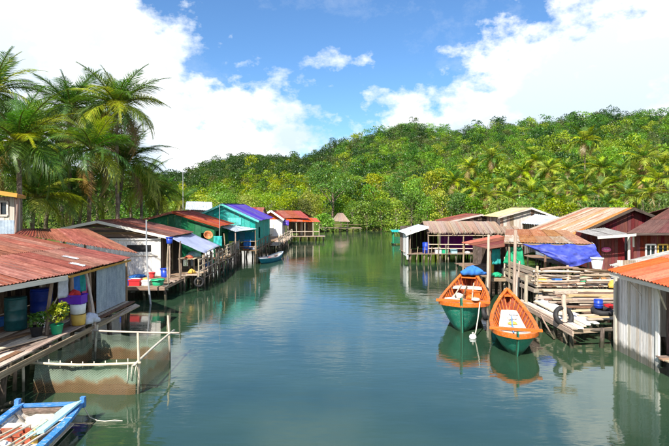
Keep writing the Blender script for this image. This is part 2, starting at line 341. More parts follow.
def sheet(parent, A, B, Cc, D, mat, pitch=.11, amp=.018, name='roof_sheet', th=.012, vs=3, sag=0.0):
    """corrugated sheet over the quad A-B (eave) C-D (ridge); ribs run A->D"""
    A, B, Cc, D = V(A), V(B), V(Cc), V(D); wd = (B-A).length
    n = max(4, int(wd/pitch)*4); nrm = (B-A).cross(D-A).normalized()
    if nrm.z < 0: nrm = -nrm
    v = []; uv = []; f = []
    for j in range(vs):
        t = j/(vs-1)
        for i in range(n+1):
            u = i/n; p = (A*(1-u)+B*u)*(1-t)+(D*(1-u)+Cc*u)*t
            h = amp*math.cos(2*math.pi*u*wd/pitch)
            p = p+nrm*h+V((0, 0, -sag*math.sin(t*math.pi)))
            v.append(p); uv.append((u*wd, t*2))
    m = len(v); v += [p-nrm*th for p in v]; uv += uv
    W = n+1
    flip = (B-A).cross(D-A).dot(nrm) < 0
    for j in range(vs-1):
        for i in range(n):
            a = j*W+i; q = (a, a+1, a+1+W, a+W); q2 = tuple(x+m for x in reversed(q))
            f += [q, q2] if not flip else [q[::-1], q2[::-1]]
    for i in range(n):
        f.append((i, i+m, i+1+m, i+1)); b = (vs-1)*W+i; f.append((b, b+1, b+1+m, b+m))
    for j in range(vs-1):
        a = j*W; f.append((a, a+W, a+W+m, a+m)); b = j*W+n; f.append((b, b+m, b+W+m, b+W))
    return part(name, mesh(name, v, f, mat, uv), parent)
def roof(parent, A, B, Cc, D, mats, sw=.85, rows=1, pitch=.11, amp=.018, jit=.03, name='roof_sheet', sag=0.0):
    A, B, Cc, D = V(A), V(B), V(Cc), V(D); n = max(1, round((B-A).length/sw)); out = []
    nrm = (B-A).cross(D-A).normalized(); nrm = nrm if nrm.z > 0 else -nrm
    def P(u, t): return (A*(1-u)+B*u)*(1-t)+(D*(1-u)+Cc*u)*t
    for i in range(n):
        for k in range(rows):
            u0, u1 = i/n-(.012 if i else 0), (i+1)/n; t0, t1 = k/rows, (k+1)/rows
            if k: t0 -= .04
            off = nrm*(.014*(k)+.006*(i % 2)+rnd(0, .008)); e = rnd(-jit, jit)/max(.5, (D-A).length)
            a, b, c, d = P(u0, t0-(e if k == 0 else 0)), P(u1, t0-(e if k == 0 else 0)), P(u1, t1), P(u0, t1)
            m = random.choice(mats) if isinstance(mats, list) else mats
            out.append(sheet(parent, a+off, b+off, c+off, d+off, m, pitch, amp, name, sag=sag))
    return out
def box_mesh(name, lo, hi, mat):
    (x0, y0, z0), (x1, y1, z1) = lo, hi
    v = [(x0, y0, z0), (x1, y0, z0), (x1, y1, z0), (x0, y1, z0), (x0, y0, z1), (x1, y0, z1), (x1, y1, z1), (x0, y1, z1)]
    f = [(0, 3, 2, 1), (4, 5, 6, 7), (0, 1, 5, 4), (1, 2, 6, 5), (2, 3, 7, 6), (3, 0, 4, 7)]
    return mesh(name, v, f, mat, [(p[0]+p[1], p[2]) for p in v])
def board_wall(parent, A, B, z0, top, wd, mats, holes=(), th=.025, gap=.012, name='wall_board', ragged=.0):
    """vertical boards from A to B (xy), top = number or function of distance; holes = (u0,u1,z0,z1)"""
    A, B = V((A[0], A[1], 0)), V((B[0], B[1], 0)); ln = (B-A).length; d = (B-A)/ln; n = max(1, round(ln/wd)); s = ln/n
    nr = V((d.y, -d.x, 0)); tf = top if callable(top) else (lambda u: top)
    for i in range(n):
        u0, u1 = i*s+gap/2, (i+1)*s-gap/2; um = (u0+u1)/2
        segs = [(z0-rnd(0, ragged), None)]
        hs = sorted([h for h in holes if h[0] < um < h[1]], key=lambda h: h[2]); out = []; cur = z0-rnd(0, ragged)
        for h in hs: out.append((cur, h[2])); cur = h[3]
        out.append((cur, None)); o = nr*(rnd(-.008, .008))
        for (a, b) in out:
            t0 = tf(u0) if b is None else b; t1 = tf(u1) if b is None else b
            if min(t0, t1)-a < .04: continue
            m = random.choice(mats) if isinstance(mats, list) else mats
            p0, p1 = A+d*u0+o, A+d*u1+o; v = []
            for q in (nr*0, -nr*th):
                v += [p0+q+V((0, 0, a)), p1+q+V((0, 0, a)), p1+q+V((0, 0, t1)), p0+q+V((0, 0, t0))]
            uv = [(0, 0), (0, .8), (2, .8), (2, 0)]*2
            f = [(0, 1, 2, 3), (7, 6, 5, 4), (0, 4, 5, 1), (1, 5, 6, 2), (2, 6, 7, 3), (3, 7, 4, 0)]
            part(name, mesh(name, v, f, m, uv), parent)
def lap_wall(parent, A, B, z0, z1, wd, mats, ext=None, th=.025, holes=(), name='wall_board'):
    """horizontal boards; ext(z) -> (u0,u1) in metres along A->B"""
    A, B = V((A[0], A[1], 0)), V((B[0], B[1], 0)); ln = (B-A).length; d = (B-A)/ln; nr = V((d.y, -d.x, 0)); n = max(1, round((z1-z0)/wd)); s = (z1-z0)/n
    for i in range(n):
        z = z0+(i+.5)*s; u0, u1 = ext(z) if ext else (0, ln); cur = u0; segs = []
        for h in sorted(holes):
            if h[2] < z < h[3]: segs.append((cur, h[0])); cur = h[1]
        segs.append((cur, u1))
        for a, b in segs:
            if b-a > .08:
                o = nr*rnd(-.006, .012)
                plank(parent, A+d*a+o+V((0, 0, z)), A+d*b+o+V((0, 0, z)), s*.97, th, random.choice(mats) if isinstance(mats, list) else mats, up=nr, name=name)
def deck(parent, O, U, W, wd, mats, th=.035, gap=.02, name='deck_plank', jit=.1):
    """planks run along U and are laid side by side along W"""
    O, U, W = V(O), V(U), V(W); ln = W.length; n = max(1, int(ln/wd)); d = W.normalized(); u = U.normalized()
    for i in range(n):
        c = O+d*((i+.5)*ln/n); z = V((0, 0, rnd(-.008, .012)))
        plank(parent, c-u*rnd(0, jit)+z, c+U+u*rnd(-jit, jit)+z, ln/n-gap, th, random.choice(mats) if isinstance(mats, list) else mats, name=name)
def stilts(parent, pts, ztop, r=.07, zb=-1.1, mat=None, lean=.08):
    for (x, y) in pts:
        pole(parent, (x+rnd(-lean, lean), y+rnd(-lean, lean), zb), (x, y, ztop), r*rnd(.8, 1.25), mat or PILE, 'stilt')
def gridpts(x0, x1, nx, y0, y1, ny):
    return [(x0+(x1-x0)*i/max(1, nx-1), y0+(y1-y0)*j/max(1, ny-1)) for i in range(nx) for j in range(ny)]
def lathe(name, prof, mat, n=20, M=None, parent=None, cap=True):
    v = []; f = []
    for (r, z) in prof:
        for j in range(n): a = 2*math.pi*j/n; v.append((r*math.cos(a), r*math.sin(a), z))
    for i in range(len(prof)-1):
        for j in range(n): a, b = i*n+j, i*n+(j+1) % n; f.append((a, b, b+n, a+n))
    if cap: f += [tuple(range(n-1, -1, -1)), tuple(range((len(prof)-1)*n, len(prof)*n))]
    return part(name, mesh(name, v, f, mat, None, True), parent, M)
def tube(name, pts, r, mat, parent=None, n=7, r1=None):
    pts = [V(p) for p in pts]; v = []; f = []; uv = []; k = len(pts)
    for i, p in enumerate(pts):
        t = (pts[min(i+1, k-1)]-pts[max(i-1, 0)]).normalized(); a = V((0, 0, 1)) if abs(t.z) < .9 else V((1, 0, 0))
        x = t.cross(a).normalized(); y = t.cross(x); rr = r+((r1 if r1 is not None else r)-r)*i/(k-1)
        for j in range(n): an = 2*math.pi*j/n; v.append(p+(x*math.cos(an)+y*math.sin(an))*rr); uv.append((i*.3, j/n))
    for i in range(k-1):
        for j in range(n): a, b = i*n+j, i*n+(j+1) % n; f.append((a, b, b+n, a+n))
    f += [tuple(range(n-1, -1, -1)), tuple(range((k-1)*n, k*n))]
    return part(name, mesh(name, v, f, mat, uv, True), parent)
def cloth(name, A, B, Cc, D, mat, parent=None, nu=14, nv=10, sag=.1, wrinkle=.03, th=.012, seed=0):
    """a hung or stretched cloth over the quad A B C D"""
    A, B, Cc, D = V(A), V(B), V(Cc), V(D); nrm = (B-A).cross(D-A).normalized(); v = []; f = []
    r = random.Random(seed); ph = [r.uniform(0, 6) for _ in range(4)]
    for j in range(nv+1):
        for i in range(nu+1):
            u, t = i/nu, j/nv; p = (A*(1-u)+B*u)*(1-t)+(D*(1-u)+Cc*u)*t
            s = math.sin(u*math.pi)*math.sin(t*math.pi)
            p = p+V((0, 0, -sag*s))+nrm*wrinkle*(math.sin(u*13+t*4+ph[0])+.6*math.sin(u*7-t*11+ph[1])+.4*math.sin(u*23+ph[2]))
            v.append(p)
    W = nu+1; m = len(v); v += [p-nrm*th for p in v]
    for j in range(nv):
        for i in range(nu): a = j*W+i; f += [(a, a+1, a+1+W, a+W), (a+m+W, a+m+W+1, a+m+1, a+m)]
    edge = [i for i in range(nu)]
    for i in range(nu): f.append((i+1, i, i+m, i+1+m)); b = nv*W+i; f.append((b, b+1, b+1+m, b+m))
    for j in range(nv): a = j*W; f.append((a, a+W, a+W+m, a+m)); b = j*W+nu; f.append((b+W, b, b+m, b+W+m))
    return part(name, mesh(name, v, f, mat, None, True), parent)
def window(parent, A, d, w_, z0, z1, frame=None, pane=None, mull=1):
    """frame and pane in the wall starting at A (xy), along unit d"""
    A = V((A[0], A[1], 0)); d = V((d[0], d[1], 0)); nr = V((d.y, -d.x, 0)); o = nr*.03; f_ = frame or CREAM
    p = A-nr*.02; v = [p+V((0, 0, z0)), p+d*w_+V((0, 0, z0)), p+d*w_+V((0, 0, z1)), p+V((0, 0, z1))]; v += [q-nr*.01 for q in v]
    parent = part('window_pane', mesh('window_pane', v, [(0, 1, 2, 3), (7, 6, 5, 4), (0, 4, 5, 1), (1, 5, 6, 2), (2, 6, 7, 3), (3, 7, 4, 0)], pane or GLASS), parent)
    plank(parent, A+o+V((0, 0, z0)), A+o+d*w_+V((0, 0, z0)), .08, .06, f_, up=nr, name='window_frame')
    for q0, q1 in (((0, z1), (w_, z1)), ((0, z0), (0, z1)), ((w_, z0), (w_, z1))):
        plank(parent, A+o+d*q0[0]+V((0, 0, q0[1])), A+o+d*q1[0]+V((0, 0, q1[1])), .08, .05, f_, up=nr, name='window_frame')
    for k in range(1, mull+1):
        plank(parent, A+o+d*(w_*k/(mull+1))+V((0, 0, z0)), A+o+d*(w_*k/(mull+1))+V((0, 0, z1)), .05, .045, f_, up=nr, name='window_bar')

# ------------------------------------------------------------------ setting: ground, hills, water
def sst(a, b, x): t = np.clip((x-a)/(b-a), 0, 1); return t*t*(3-2*t)
SKYLINE = np.array([(-400, 165), (0, 168), (120, 172), (185, 174), (200, 168), (216, 162), (235, 158), (256, 156), (275, 157), (300, 158), (318, 154), (340, 146), (362, 137), (385, 130), (402, 125), (425, 128), (450, 131), (475, 130), (500, 127), (530, 126), (560, 124), (585, 121), (610, 117), (640, 119), (669, 115), (760, 112), (1200, 125)], float)
def hill(x, y):
    x = np.asarray(x, float); y = np.asarray(y, float); ys = np.maximum(y, 20.); px = HX+F*x/ys
    sk = np.interp(px, SKYLINE[:, 0], SKYLINE[:, 1])
    m = sst(322, 352, px)
    y1 = 360*(1-m)+255*m; y0 = 150*(1-m)+(112-26*sst(430, 520, px))*m
    Hr = CAM_H+(HY-sk)/F*y1-7.2
    t = np.clip((y-y0)/(y1-y0), 0, 1)
    s = .35*t*t*(3-2*t)+.65*np.sin(t*np.pi/2)**1.15
    return Hr*s+0*x
def ground_h(x, y):
    x = np.asarray(x, float); y = np.asarray(y, float)
    xl = np.interp(y, [-50, 20, 55, 80, 95], [-15, -15, -13, -10, -9]); xr = np.interp(y, [-50, 20, 40, 60, 80, 100], [15, 15, 18, 17, 15, 14])
    d = np.maximum(np.maximum(xl-x, x-xr), y-(99+1.5*np.sin(x*.35)))
    bank = -1.5+2.5*sst(-1.5, 3.5, d)
    return bank+hill(x, y)+.25*np.sin(x*.31)*np.sin(y*.27)*sst(2, 8, d)
def build_ground():
    ys = np.concatenate([np.linspace(-40, 110, 76), np.linspace(113, 420, 90), np.linspace(440, 1500, 16)])
    xs = np.concatenate([-np.geomspace(1500, 60, 26), np.linspace(-56, 56, 90), np.geomspace(60, 1500, 26)])
    X, Y = np.meshgrid(xs, ys); Z = ground_h(X, Y); n, k = X.shape
    v = np.stack([X, Y, Z], -1).reshape(-1, 3); i = np.arange((n-1)*k).reshape(n-1, k)[:, :-1].ravel()
    f = np.stack([i, i+1, i+1+k, i+k], 1)
    m, nt, b = matbase('earth_and_scrub'); L = nt.links; tc = nd(nt, 'ShaderNodeTexCoord')
    a = nd(nt, 'ShaderNodeTexNoise'); a.inputs['Scale'].default_value = .35; a.inputs['Detail'].default_value = 9; a.inputs['Roughness'].default_value = .7; L.new(tc.outputs['Object'], a.inputs['Vector'])
    r = ramp(nt, [(.3, (.03, .05, .012)), (.5, (.07, .1, .02)), (.66, (.17, .14, .06))]); L.new(a.outputs['Fac'], r.inputs[0]); L.new(r.outputs[0], b.inputs['Base Color']); b.inputs['Roughness'].default_value = 1; b.inputs['Specular IOR Level'].default_value = 0
    me = bpy.data.meshes.new('ground'); me.from_pydata(v.tolist(), [], f.tolist()); me.materials.append(m)
    for p in me.polygons: p.use_smooth = True
    tag(part('ground', me), 'scrubby earth banks and hillside under the forest', 'ground', kind='structure')
build_ground()
def build_water():
    m, nt, b = matbase('green_creek_water'); L = nt.links; tc = nd(nt, 'ShaderNodeTexCoord')
    b.inputs['Roughness'].default_value = .03; b.inputs['IOR'].default_value = 1.95
    a = nd(nt, 'ShaderNodeTexNoise'); a.inputs['Scale'].default_value = .16; a.inputs['Detail'].default_value = 8; L.new(tc.outputs['Object'], a.inputs['Vector'])
    r = ramp(nt, [(.36, (.016, .042, .024)), (.5, (.026, .056, .03)), (.64, (.038, .07, .036))]); L.new(a.outputs['Fac'], r.inputs[0]); L.new(r.outputs[0], b.inputs['Base Color'])
    def nz(scale, sx, sy, det, ang=0):
        mp = nd(nt, 'ShaderNodeMapping'); mp.inputs['Scale'].default_value = (sx, sy, 1); mp.inputs['Rotation'].default_value = (0, 0, R(ang)); L.new(tc.outputs['Object'], mp.inputs[0])
        o = nd(nt, 'ShaderNodeTexNoise'); o.inputs['Scale'].default_value = scale; o.inputs['Detail'].default_value = det; o.inputs['Roughness'].default_value = .5; L.new(mp.outputs[0], o.inputs['Vector']); return o.outputs['Fac']
    h1 = nz(1.1, .7, 1.5, 3, 12); h2 = nz(4.2, .5, 1.7, 4, -8); patch = nz(.1, 1, 1.6, 3)
    pr = nd(nt, 'ShaderNodeMapRange'); pr.inputs['From Min'].default_value = .4; pr.inputs['From Max'].default_value = .62; pr.inputs['To Min'].default_value = .25; pr.inputs['To Max'].default_value = 1; L.new(patch, pr.inputs['Value'])
    mu = nd(nt, 'ShaderNodeMath', operation='MULTIPLY'); L.new(h2, mu.inputs[0]); L.new(pr.outputs[0], mu.inputs[1])
    ad = nd(nt, 'ShaderNodeMath', operation='MULTIPLY_ADD'); L.new(mu.outputs[0], ad.inputs[0]); ad.inputs[1].default_value = .6; L.new(h1, ad.inputs[2])
    bp = nd(nt, 'ShaderNodeBump'); bp.inputs['Strength'].default_value = 1; bp.inputs['Distance'].default_value = .0085; L.new(ad.outputs[0], bp.inputs['Height']); L.new(bp.outputs[0], b.inputs['Normal'])
    v = [(-300, -60, 0), (300, -60, 0), (300, 220, 0), (-300, 220, 0)]
    tag(part('water', mesh('water', v, [(0, 1, 2, 3)], m)), 'calm green creek water mirroring sky and hill', 'water', kind='structure')
build_water()

# ------------------------------------------------------------------ vegetation
def leaf_cloud(n, lumps, size, cols, flat=.55, seed=0, up=.25):
    """leaf-sized quads through lumps = (centre, radii); returns verts (n,4,3) and colours (n,3)"""
    r = np.random.default_rng(seed)
    wts = np.array([l[1][0]*l[1][1]+l[1][0]*l[1][2] for l in lumps]); k = r.choice(len(lumps), n, p=wts/wts.sum())
    c = np.array([l[0] for l in lumps])[k]; rad = np.array([l[1] for l in lumps])[k]
    d = r.normal(size=(n, 3)); d /= np.linalg.norm(d, axis=1)[:, None]
    d[:, 2] = np.where(d[:, 2] < -.5, -d[:, 2], d[:, 2])
    rr = r.uniform(.5, 1.08, n)**.6
    p = c+d*rad*rr[:, None]
    nn = d*flat+r.normal(size=(n, 3))*.5; nn[:, 2] += up; nn /= np.linalg.norm(nn, axis=1)[:, None]
    t = np.cross(nn, r.normal(size=(n, 3))); t /= np.linalg.norm(t, axis=1)[:, None]; b = np.cross(nn, t)
    s = size*r.uniform(.6, 1.4, n)[:, None]; a = r.uniform(.45, .8, n)[:, None]
    v = np.stack([p-t*s*.5, p+b*s*a*.5, p+t*s*.5-nn*s*.12, p-b*s*a*.5], 1)
    lump_t = r.uniform(.82, 1.18, len(lumps))[k]
    ci = r.integers(0, len(cols), n); col = np.array(cols)[ci]*(lump_t*r.uniform(.8, 1.2, n))[:, None]
    return v, col
def quads_mesh(name, v, col, mat):
    n = len(v); me = bpy.data.meshes.new(name); me.vertices.add(n*4); me.vertices.foreach_set('co', v.reshape(-1).astype(np.float32))
    me.loops.add(n*4); me.loops.foreach_set('vertex_index', np.arange(n*4, dtype=np.int32))
    me.polygons.add(n); me.polygons.foreach_set('loop_start', np.arange(0, n*4, 4, dtype=np.int32)); me.polygons.foreach_set('loop_total', np.full(n, 4, dtype=np.int32))
    at_ = me.color_attributes.new('Col', 'FLOAT_COLOR', 'POINT'); c4 = np.ones((n, 4, 4), np.float32); c4[:, :, :3] = col[:, None, :]
    at_.data.foreach_set('color', c4.reshape(-1)); me.materials.append(mat); me.update(); me.validate(); return me
DEEP = [(.022, .06, .012), (.033, .085, .015), (.05, .11, .02)]
MID = [(.06, .145, .016), (.09, .19, .02), (.125, .235, .024)]
BRIGHT = [(.13, .26, .018), (.18, .31, .02), (.23, .36, .024)]
YELLOW = [(.21, .29, .018), (.28, .35, .022), (.36, .4, .03)]
OLIVE = [(.07, .095, .022), (.1, .125, .03), (.135, .15, .045)]
def crown_lumps(w_, h_, seed, base=.25, n=8):
    r = random.Random(seed); ls = [((0, 0, h_*(base+.5*(1-base))), (w_*.33, w_*.33, h_*(1-base)*.42))]
    for i in range(n):
        a = r.uniform(0, 6.28); q = r.uniform(.2, .36)*w_; z = h_*r.uniform(base+.08, .88); k = 1-.5*abs((z/h_-base)/(1-base)-.4)
        s = w_*r.uniform(.15, .25); ls.append(((math.cos(a)*q*k, math.sin(a)*q*k, z), (s, s, s*r.uniform(.65, .95))))
    return ls
_crowns = {}
def tree(label, loc, w_, h_, cols, leaf=.4, n=1500, base=.2, name='broadleaf_tree', cat='tree', group=None, kind=0, trunk=True):
    x, y = loc; z = float(ground_h(x, y)) if len(loc) == 2 else 0
    root = thing(name, label, cat, (x, y, z), group); key = (round(w_/h_, 1), tuple(cols[0]), kind % 3, round(leaf/h_, 2), n, base)
    if key not in _crowns:
        vv, cc = leaf_cloud(n, crown_lumps(w_/h_, 1, kind*17+n, base), leaf/h_, cols, seed=kind*5+n)
        _crowns[key] = quads_mesh('crown', vv, cc, LEAF)
    M = Matrix.Translation((x, y, z)) @ Matrix.Rotation(rnd(0, 6.28), 4, 'Z') @ Matrix.Scale(h_, 4)
    part('crown', _crowns[key], root, M)
    if trunk:
        r0 = max(.07, h_*.022); tx, ty = rnd(-.2, .2), rnd(-.2, .2)
        v = []; f = []; uvs = []
        def limb(a, b, ra, rb, seg=4):
            o = len(v); a = V(a); b = V(b); ax, ay, az, ln = axes(a, b, (.2, .4, 1))
            for i in range(seg+1):
                t = i/seg; c = a.lerp(b, t)+ay*.04*ln*math.sin(t*3)
                for j in range(7): an = j*2*math.pi/7; v.append(c+(ay*math.cos(an)+az*math.sin(an))*(ra+(rb-ra)*t)); uvs.append((t, j/7))
            for i in range(seg):
                for j in range(7): p, q = o+i*7+j, o+i*7+(j+1) % 7; f.append((p, q, q+7, p+7))
        limb((x, y, z-.4), (x+tx, y+ty, z+h_*.62), r0, r0*.45)
        for k in range(4):
            a = rnd(0, 6.28); zz = z+h_*rnd(.3, .5); limb((x+tx*.7, y+ty*.7, zz), (x+math.cos(a)*w_*.3, y+math.sin(a)*w_*.3, zz+h_*rnd(.18, .32)), r0*.5, r0*.15, 3)
        part('trunk', mesh('trunk', v, f, TRUNK, uvs, True), root)
    return root

# palm fronds: a rachis with drooping leaflets; unit length 1 along +X
def frond_mesh(seed, bend, nl, wl, cols, a0=.35, hang=.5, ll=.24):
    r = random.Random(seed); S = nl; p = V((0, 0, 0)); pts = []; ang = a0
    for i in range(S+1):
        t = i/S; pts.append((p.copy(), ang)); ang = a0-bend*t**1.2
        p = p+V((math.cos(ang), 0, math.sin(ang)))/S
    v = []; f = []; cl = []
    def add(vs, fs, c):
        o = len(v); v.extend(vs); f.extend([tuple(o+i for i in q) for q in fs]); cl.extend([c]*len(vs))
    stem = (.2, .2, .05)
    for i in range(0, S, max(1, S//8)):
        j = min(S, i+max(1, S//8)); a, b = pts[i][0], pts[j][0]; h = .012*(1-i/S)+.003; h2 = .012*(1-j/S)+.003
        add([a+V((0, -h, 0)), a+V((0, h, 0)), b+V((0, h2, 0)), b+V((0, -h2, 0)), a+V((0, 0, -h*1.4)), b+V((0, 0, -h2*1.4))], [(0, 3, 2, 1), (0, 4, 5, 3), (1, 2, 5, 4)], stem)
    for i in range(2, S+1):
        t = i/S
        if t < .12: continue
        c0, an = pts[i]; L_ = ll*(math.sin(min(1, t*1.15+.1)*math.pi)**.55*.85+.15)*r.uniform(.85, 1.1)
        tan = V((math.cos(an), 0, math.sin(an))); nrm = V((-math.sin(an), 0, math.cos(an)))
        for s in (-1, 1):
            fw = .45+.6*t+r.uniform(-.22, .22); dirn = (V((0, s, 0))+tan*fw+nrm*r.uniform(-.05, .3)).normalized()
            mid = c0+dirn*L_*.5+V((0, 0, -hang*L_*.12)); tip = c0+dirn*L_*.92+V((0, 0, -hang*L_*r.uniform(.4, .75)))
            wv = tan*wl*(1 if t < .9 else .7)
            c = r.choice(cols); k = r.uniform(.8, 1.2); c = tuple(q*k for q in c)
            add([c0-wv*.5, c0+wv*.5, mid+wv*.5, mid-wv*.5, tip], [(0, 1, 2, 3), (3, 2, 4)], c)
    me = bpy.data.meshes.new('frond'); me.from_pydata([tuple(q) for q in v], [], f)
    a_ = me.color_attributes.new('Col', 'FLOAT_COLOR', 'POINT'); a_.data.foreach_set('color', np.array([(*c, 1) for c in cl], np.float32).reshape(-1))
    me.materials.append(FROND); return me
PG = [(.045, .115, .018), (.07, .16, .022), (.11, .22, .028)]; PY = [(.2, .3, .025), (.3, .38, .03), (.42, .46, .05)]; PD = [(.24, .16, .05), (.32, .23, .08)]
FR = {}
for lod, (nl, wl) in {'near': (92, .0092), 'far': (30, .03)}.items():
    for ck, cols in {'g': PG, 'y': PY, 'd': PD}.items():
        for bi, (bend, a0, hang) in enumerate([(.8, 0, .35), (1.25, .05, .6), (1.7, .1, .9)]):
            FR[(lod, ck, bi)] = frond_mesh(bi*7+ord(ck), bend, nl, wl, cols, a0, hang, .29)
def palm(label, top, base, flen=3.6, nf=22, lod='near', yellow=.3, dead=2, group=None, r0=.16, seed=0, nuts=True):
    r = random.Random(seed); top = V(top); base = V(base)
    root = thing('coconut_palm', label, 'palm tree', base, group)
    mid = (top+base)/2+V((r.uniform(-.6, .6), r.uniform(-.4, .4), 0)); pts = []
    for i in range(9): t = i/8; pts.append(base*(1-t)**2+mid*2*t*(1-t)+top*t*t)
    pts[0] = pts[0]-V((0, 0, .4))
    tube('trunk', pts, r0, TRUNK, root, 8, r0*.62)
    ga = 2.39996
    for i in range(nf):
        t = i/(nf-1); az = i*ga+r.uniform(-.25, .25)
        elv = 1.35-1.75*t**1.05+r.uniform(-.12, .12)
        bi = 0 if t < .25 else (1 if t < .65 else 2)
        ck = 'y' if r.random() < yellow*(.35+.55*t)*(1 if lod == 'near' else 1.5) else 'g'
        if i >= nf-max(1, dead//2): ck = 'd'; elv -= .35; bi = 2
        s = flen*r.uniform(.85, 1.1)*(.8 if t < .12 else 1)
        M = Matrix.Translation(top) @ Matrix.Rotation(az, 4, 'Z') @ Matrix.Rotation(-elv, 4, 'Y') @ Matrix.Rotation(r.uniform(-.35, .35), 4, 'X') @ Matrix.Scale(s, 4)
        part('frond', FR[(lod, ck, bi)], root, M)
    if nuts:
        for i in range(5):
            a = i*1.26+r.uniform(-.3, .3); lathe('coconut', [(.02, -.15), (.1, -.1), (.135, 0), (.1, .1), (.02, .14)], GREENNUT, 8, Matrix.Translation(top+V((math.cos(a)*.28, math.sin(a)*.28, -.3))), root)
    return root
GREENNUT = plain('coconut_husk', (.2, .17, .04), .6, .2)

# forest mass on the hills: too many crowns to count, one object per hill
def forest(name, label, spots, sizes, pal, leaf, per, seed):
    r = np.random.default_rng(seed); VV = []; CC = []
    protos = []
    for k in range(6):
        vv, _ = leaf_cloud(per, crown_lumps(.95, 1, seed+k*3, .12, 9), leaf, [(1, 1, 1)], seed=seed+k); _c = r.uniform(.82, 1.18, (per, 1))*np.ones((1, 3))
        protos.append((vv, _c))
    for (x, y, z), h, c in zip(spots, sizes, pal):
        vv, sh = protos[r.integers(6)]; a = r.uniform(0, 6.28); ca, sa = math.cos(a), math.sin(a)
        q = vv.copy(); X = q[..., 0]*ca-q[..., 1]*sa; Y = q[..., 0]*sa+q[..., 1]*ca; wdt = h*r.uniform(.75, 1.05)
        q[..., 0] = X*wdt+x; q[..., 1] = Y*wdt+y; q[..., 2] = q[..., 2]*h+z-.08*h
        kp = (q[:, 0, 1]-y) < .3*wdt*.5                      # the side turned to the hill stays bare
        VV.append(q[kp]); CC.append((sh*np.array(c)[None, :]*r.uniform(.8, 1.18))[kp])
    tag(part(name, quads_mesh(name, np.concatenate(VV), np.concatenate(CC), LEAF)), label, 'forest', kind='stuff')
def scatter(px0, px1, y0, y1, dens, seed):
    r = np.random.default_rng(seed); n = int(dens*(y1**2-y0**2)/2*(px1-px0)/F)
    y = np.sqrt(r.uniform(y0*y0, y1*y1, n)); x = (r.uniform(px0, px1, n)-HX)/F*y
    return x, y, r
def hillforest():
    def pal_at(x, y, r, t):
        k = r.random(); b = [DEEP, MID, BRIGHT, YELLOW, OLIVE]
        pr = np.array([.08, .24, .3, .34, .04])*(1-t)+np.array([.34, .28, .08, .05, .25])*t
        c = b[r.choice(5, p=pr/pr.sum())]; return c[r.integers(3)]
    # right-hand hill
    x, y, r = scatter(332, 705, 108, 262, .088, 3); z = ground_h(x, y); px = HX+F*x/y
    keep = (y > 118-18*sst(430, 520, px)); x, y, z = x[keep], y[keep], z[keep]
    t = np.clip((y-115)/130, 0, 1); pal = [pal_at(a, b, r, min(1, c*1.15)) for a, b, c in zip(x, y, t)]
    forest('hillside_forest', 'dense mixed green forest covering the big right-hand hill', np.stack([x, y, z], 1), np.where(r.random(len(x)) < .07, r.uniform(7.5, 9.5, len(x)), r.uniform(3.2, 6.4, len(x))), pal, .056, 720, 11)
    x, y, r = scatter(150, 345, 150, 368, .055, 5); z = ground_h(x, y)
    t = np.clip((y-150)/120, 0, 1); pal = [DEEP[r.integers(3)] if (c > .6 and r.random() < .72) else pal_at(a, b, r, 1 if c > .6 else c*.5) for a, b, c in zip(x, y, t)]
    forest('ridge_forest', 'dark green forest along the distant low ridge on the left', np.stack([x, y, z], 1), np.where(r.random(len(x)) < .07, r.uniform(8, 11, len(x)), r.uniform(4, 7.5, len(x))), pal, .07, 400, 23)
hillforest()

# palms on the lower right hillside
HP = [(585, 141, 112, 5.0), (492, 158, 118, 4.6), (535, 162, 112, 4.4), (549, 170, 106, 4.2), (569, 170, 108, 4.4), (602, 169, 98, 4.2), (643, 158, 96, 4.6), (455, 182, 104, 3.8), (511, 183, 98, 4),
      (532, 193, 92, 3.8), (487, 196, 95, 3.7), (509, 198, 90, 3.4), (570, 186, 92, 3.8), (628, 196, 84, 3.6), (658, 180, 86, 4), (581, 196, 88, 3.6), (600, 190, 90, 3.8), (476, 188, 106, 3.8), (550, 199, 86, 3.4),
      (652, 194, 82, 3.4), (562, 205, 84, 3), (615, 183, 92, 3.8), (522, 172, 112, 4), (470, 168, 122, 4.2), (640, 177, 96, 3.8), (500, 170, 124, 4), (462, 200, 98, 3.6), (590, 178, 104, 4), (663, 166, 100, 4.2), (621, 171, 108, 4.2), (555, 184, 100, 3.8), (538, 207, 84, 3.2), (497, 184, 108, 3.8), (606, 204, 80, 3.2)]
ROOFS = [(466, 'thatched shed'), (518, 'rusty gable'), (556, 'yellow roofed house'), (594, 'striped roof left half'), (636, 'striped roof ridge'), (900, 'plain maroon roof')]
ORD = ['topmost', 'second', 'third', 'fourth', 'fifth', 'sixth', 'seventh', 'eighth', 'ninth']
def _col(px): return next(n_ for lim, n_ in ROOFS if px < lim)
HPL = [f"coconut palm on the hillside above the {_col(p[0])}, {ORD[sorted(q[1]+q[0]*1e-4 for q in HP if _col(q[0]) == _col(p[0])).index(p[1]+p[0]*1e-4)]} from the top" .replace('topmost from the top', 'topmost there') for p in HP]
for i, (px, py, d, fl) in enumerate(HP):
    t = at(px, py, d); bx_, by_ = t.x+rnd(-1, 1), t.y+rnd(-.6, .6)
    palm(HPL[i], t, (bx_, by_, float(ground_h(bx_, by_))), fl*1.02, 22, 'far', .7, 5, 'palms on the lower hillside', .17, i+50, False)

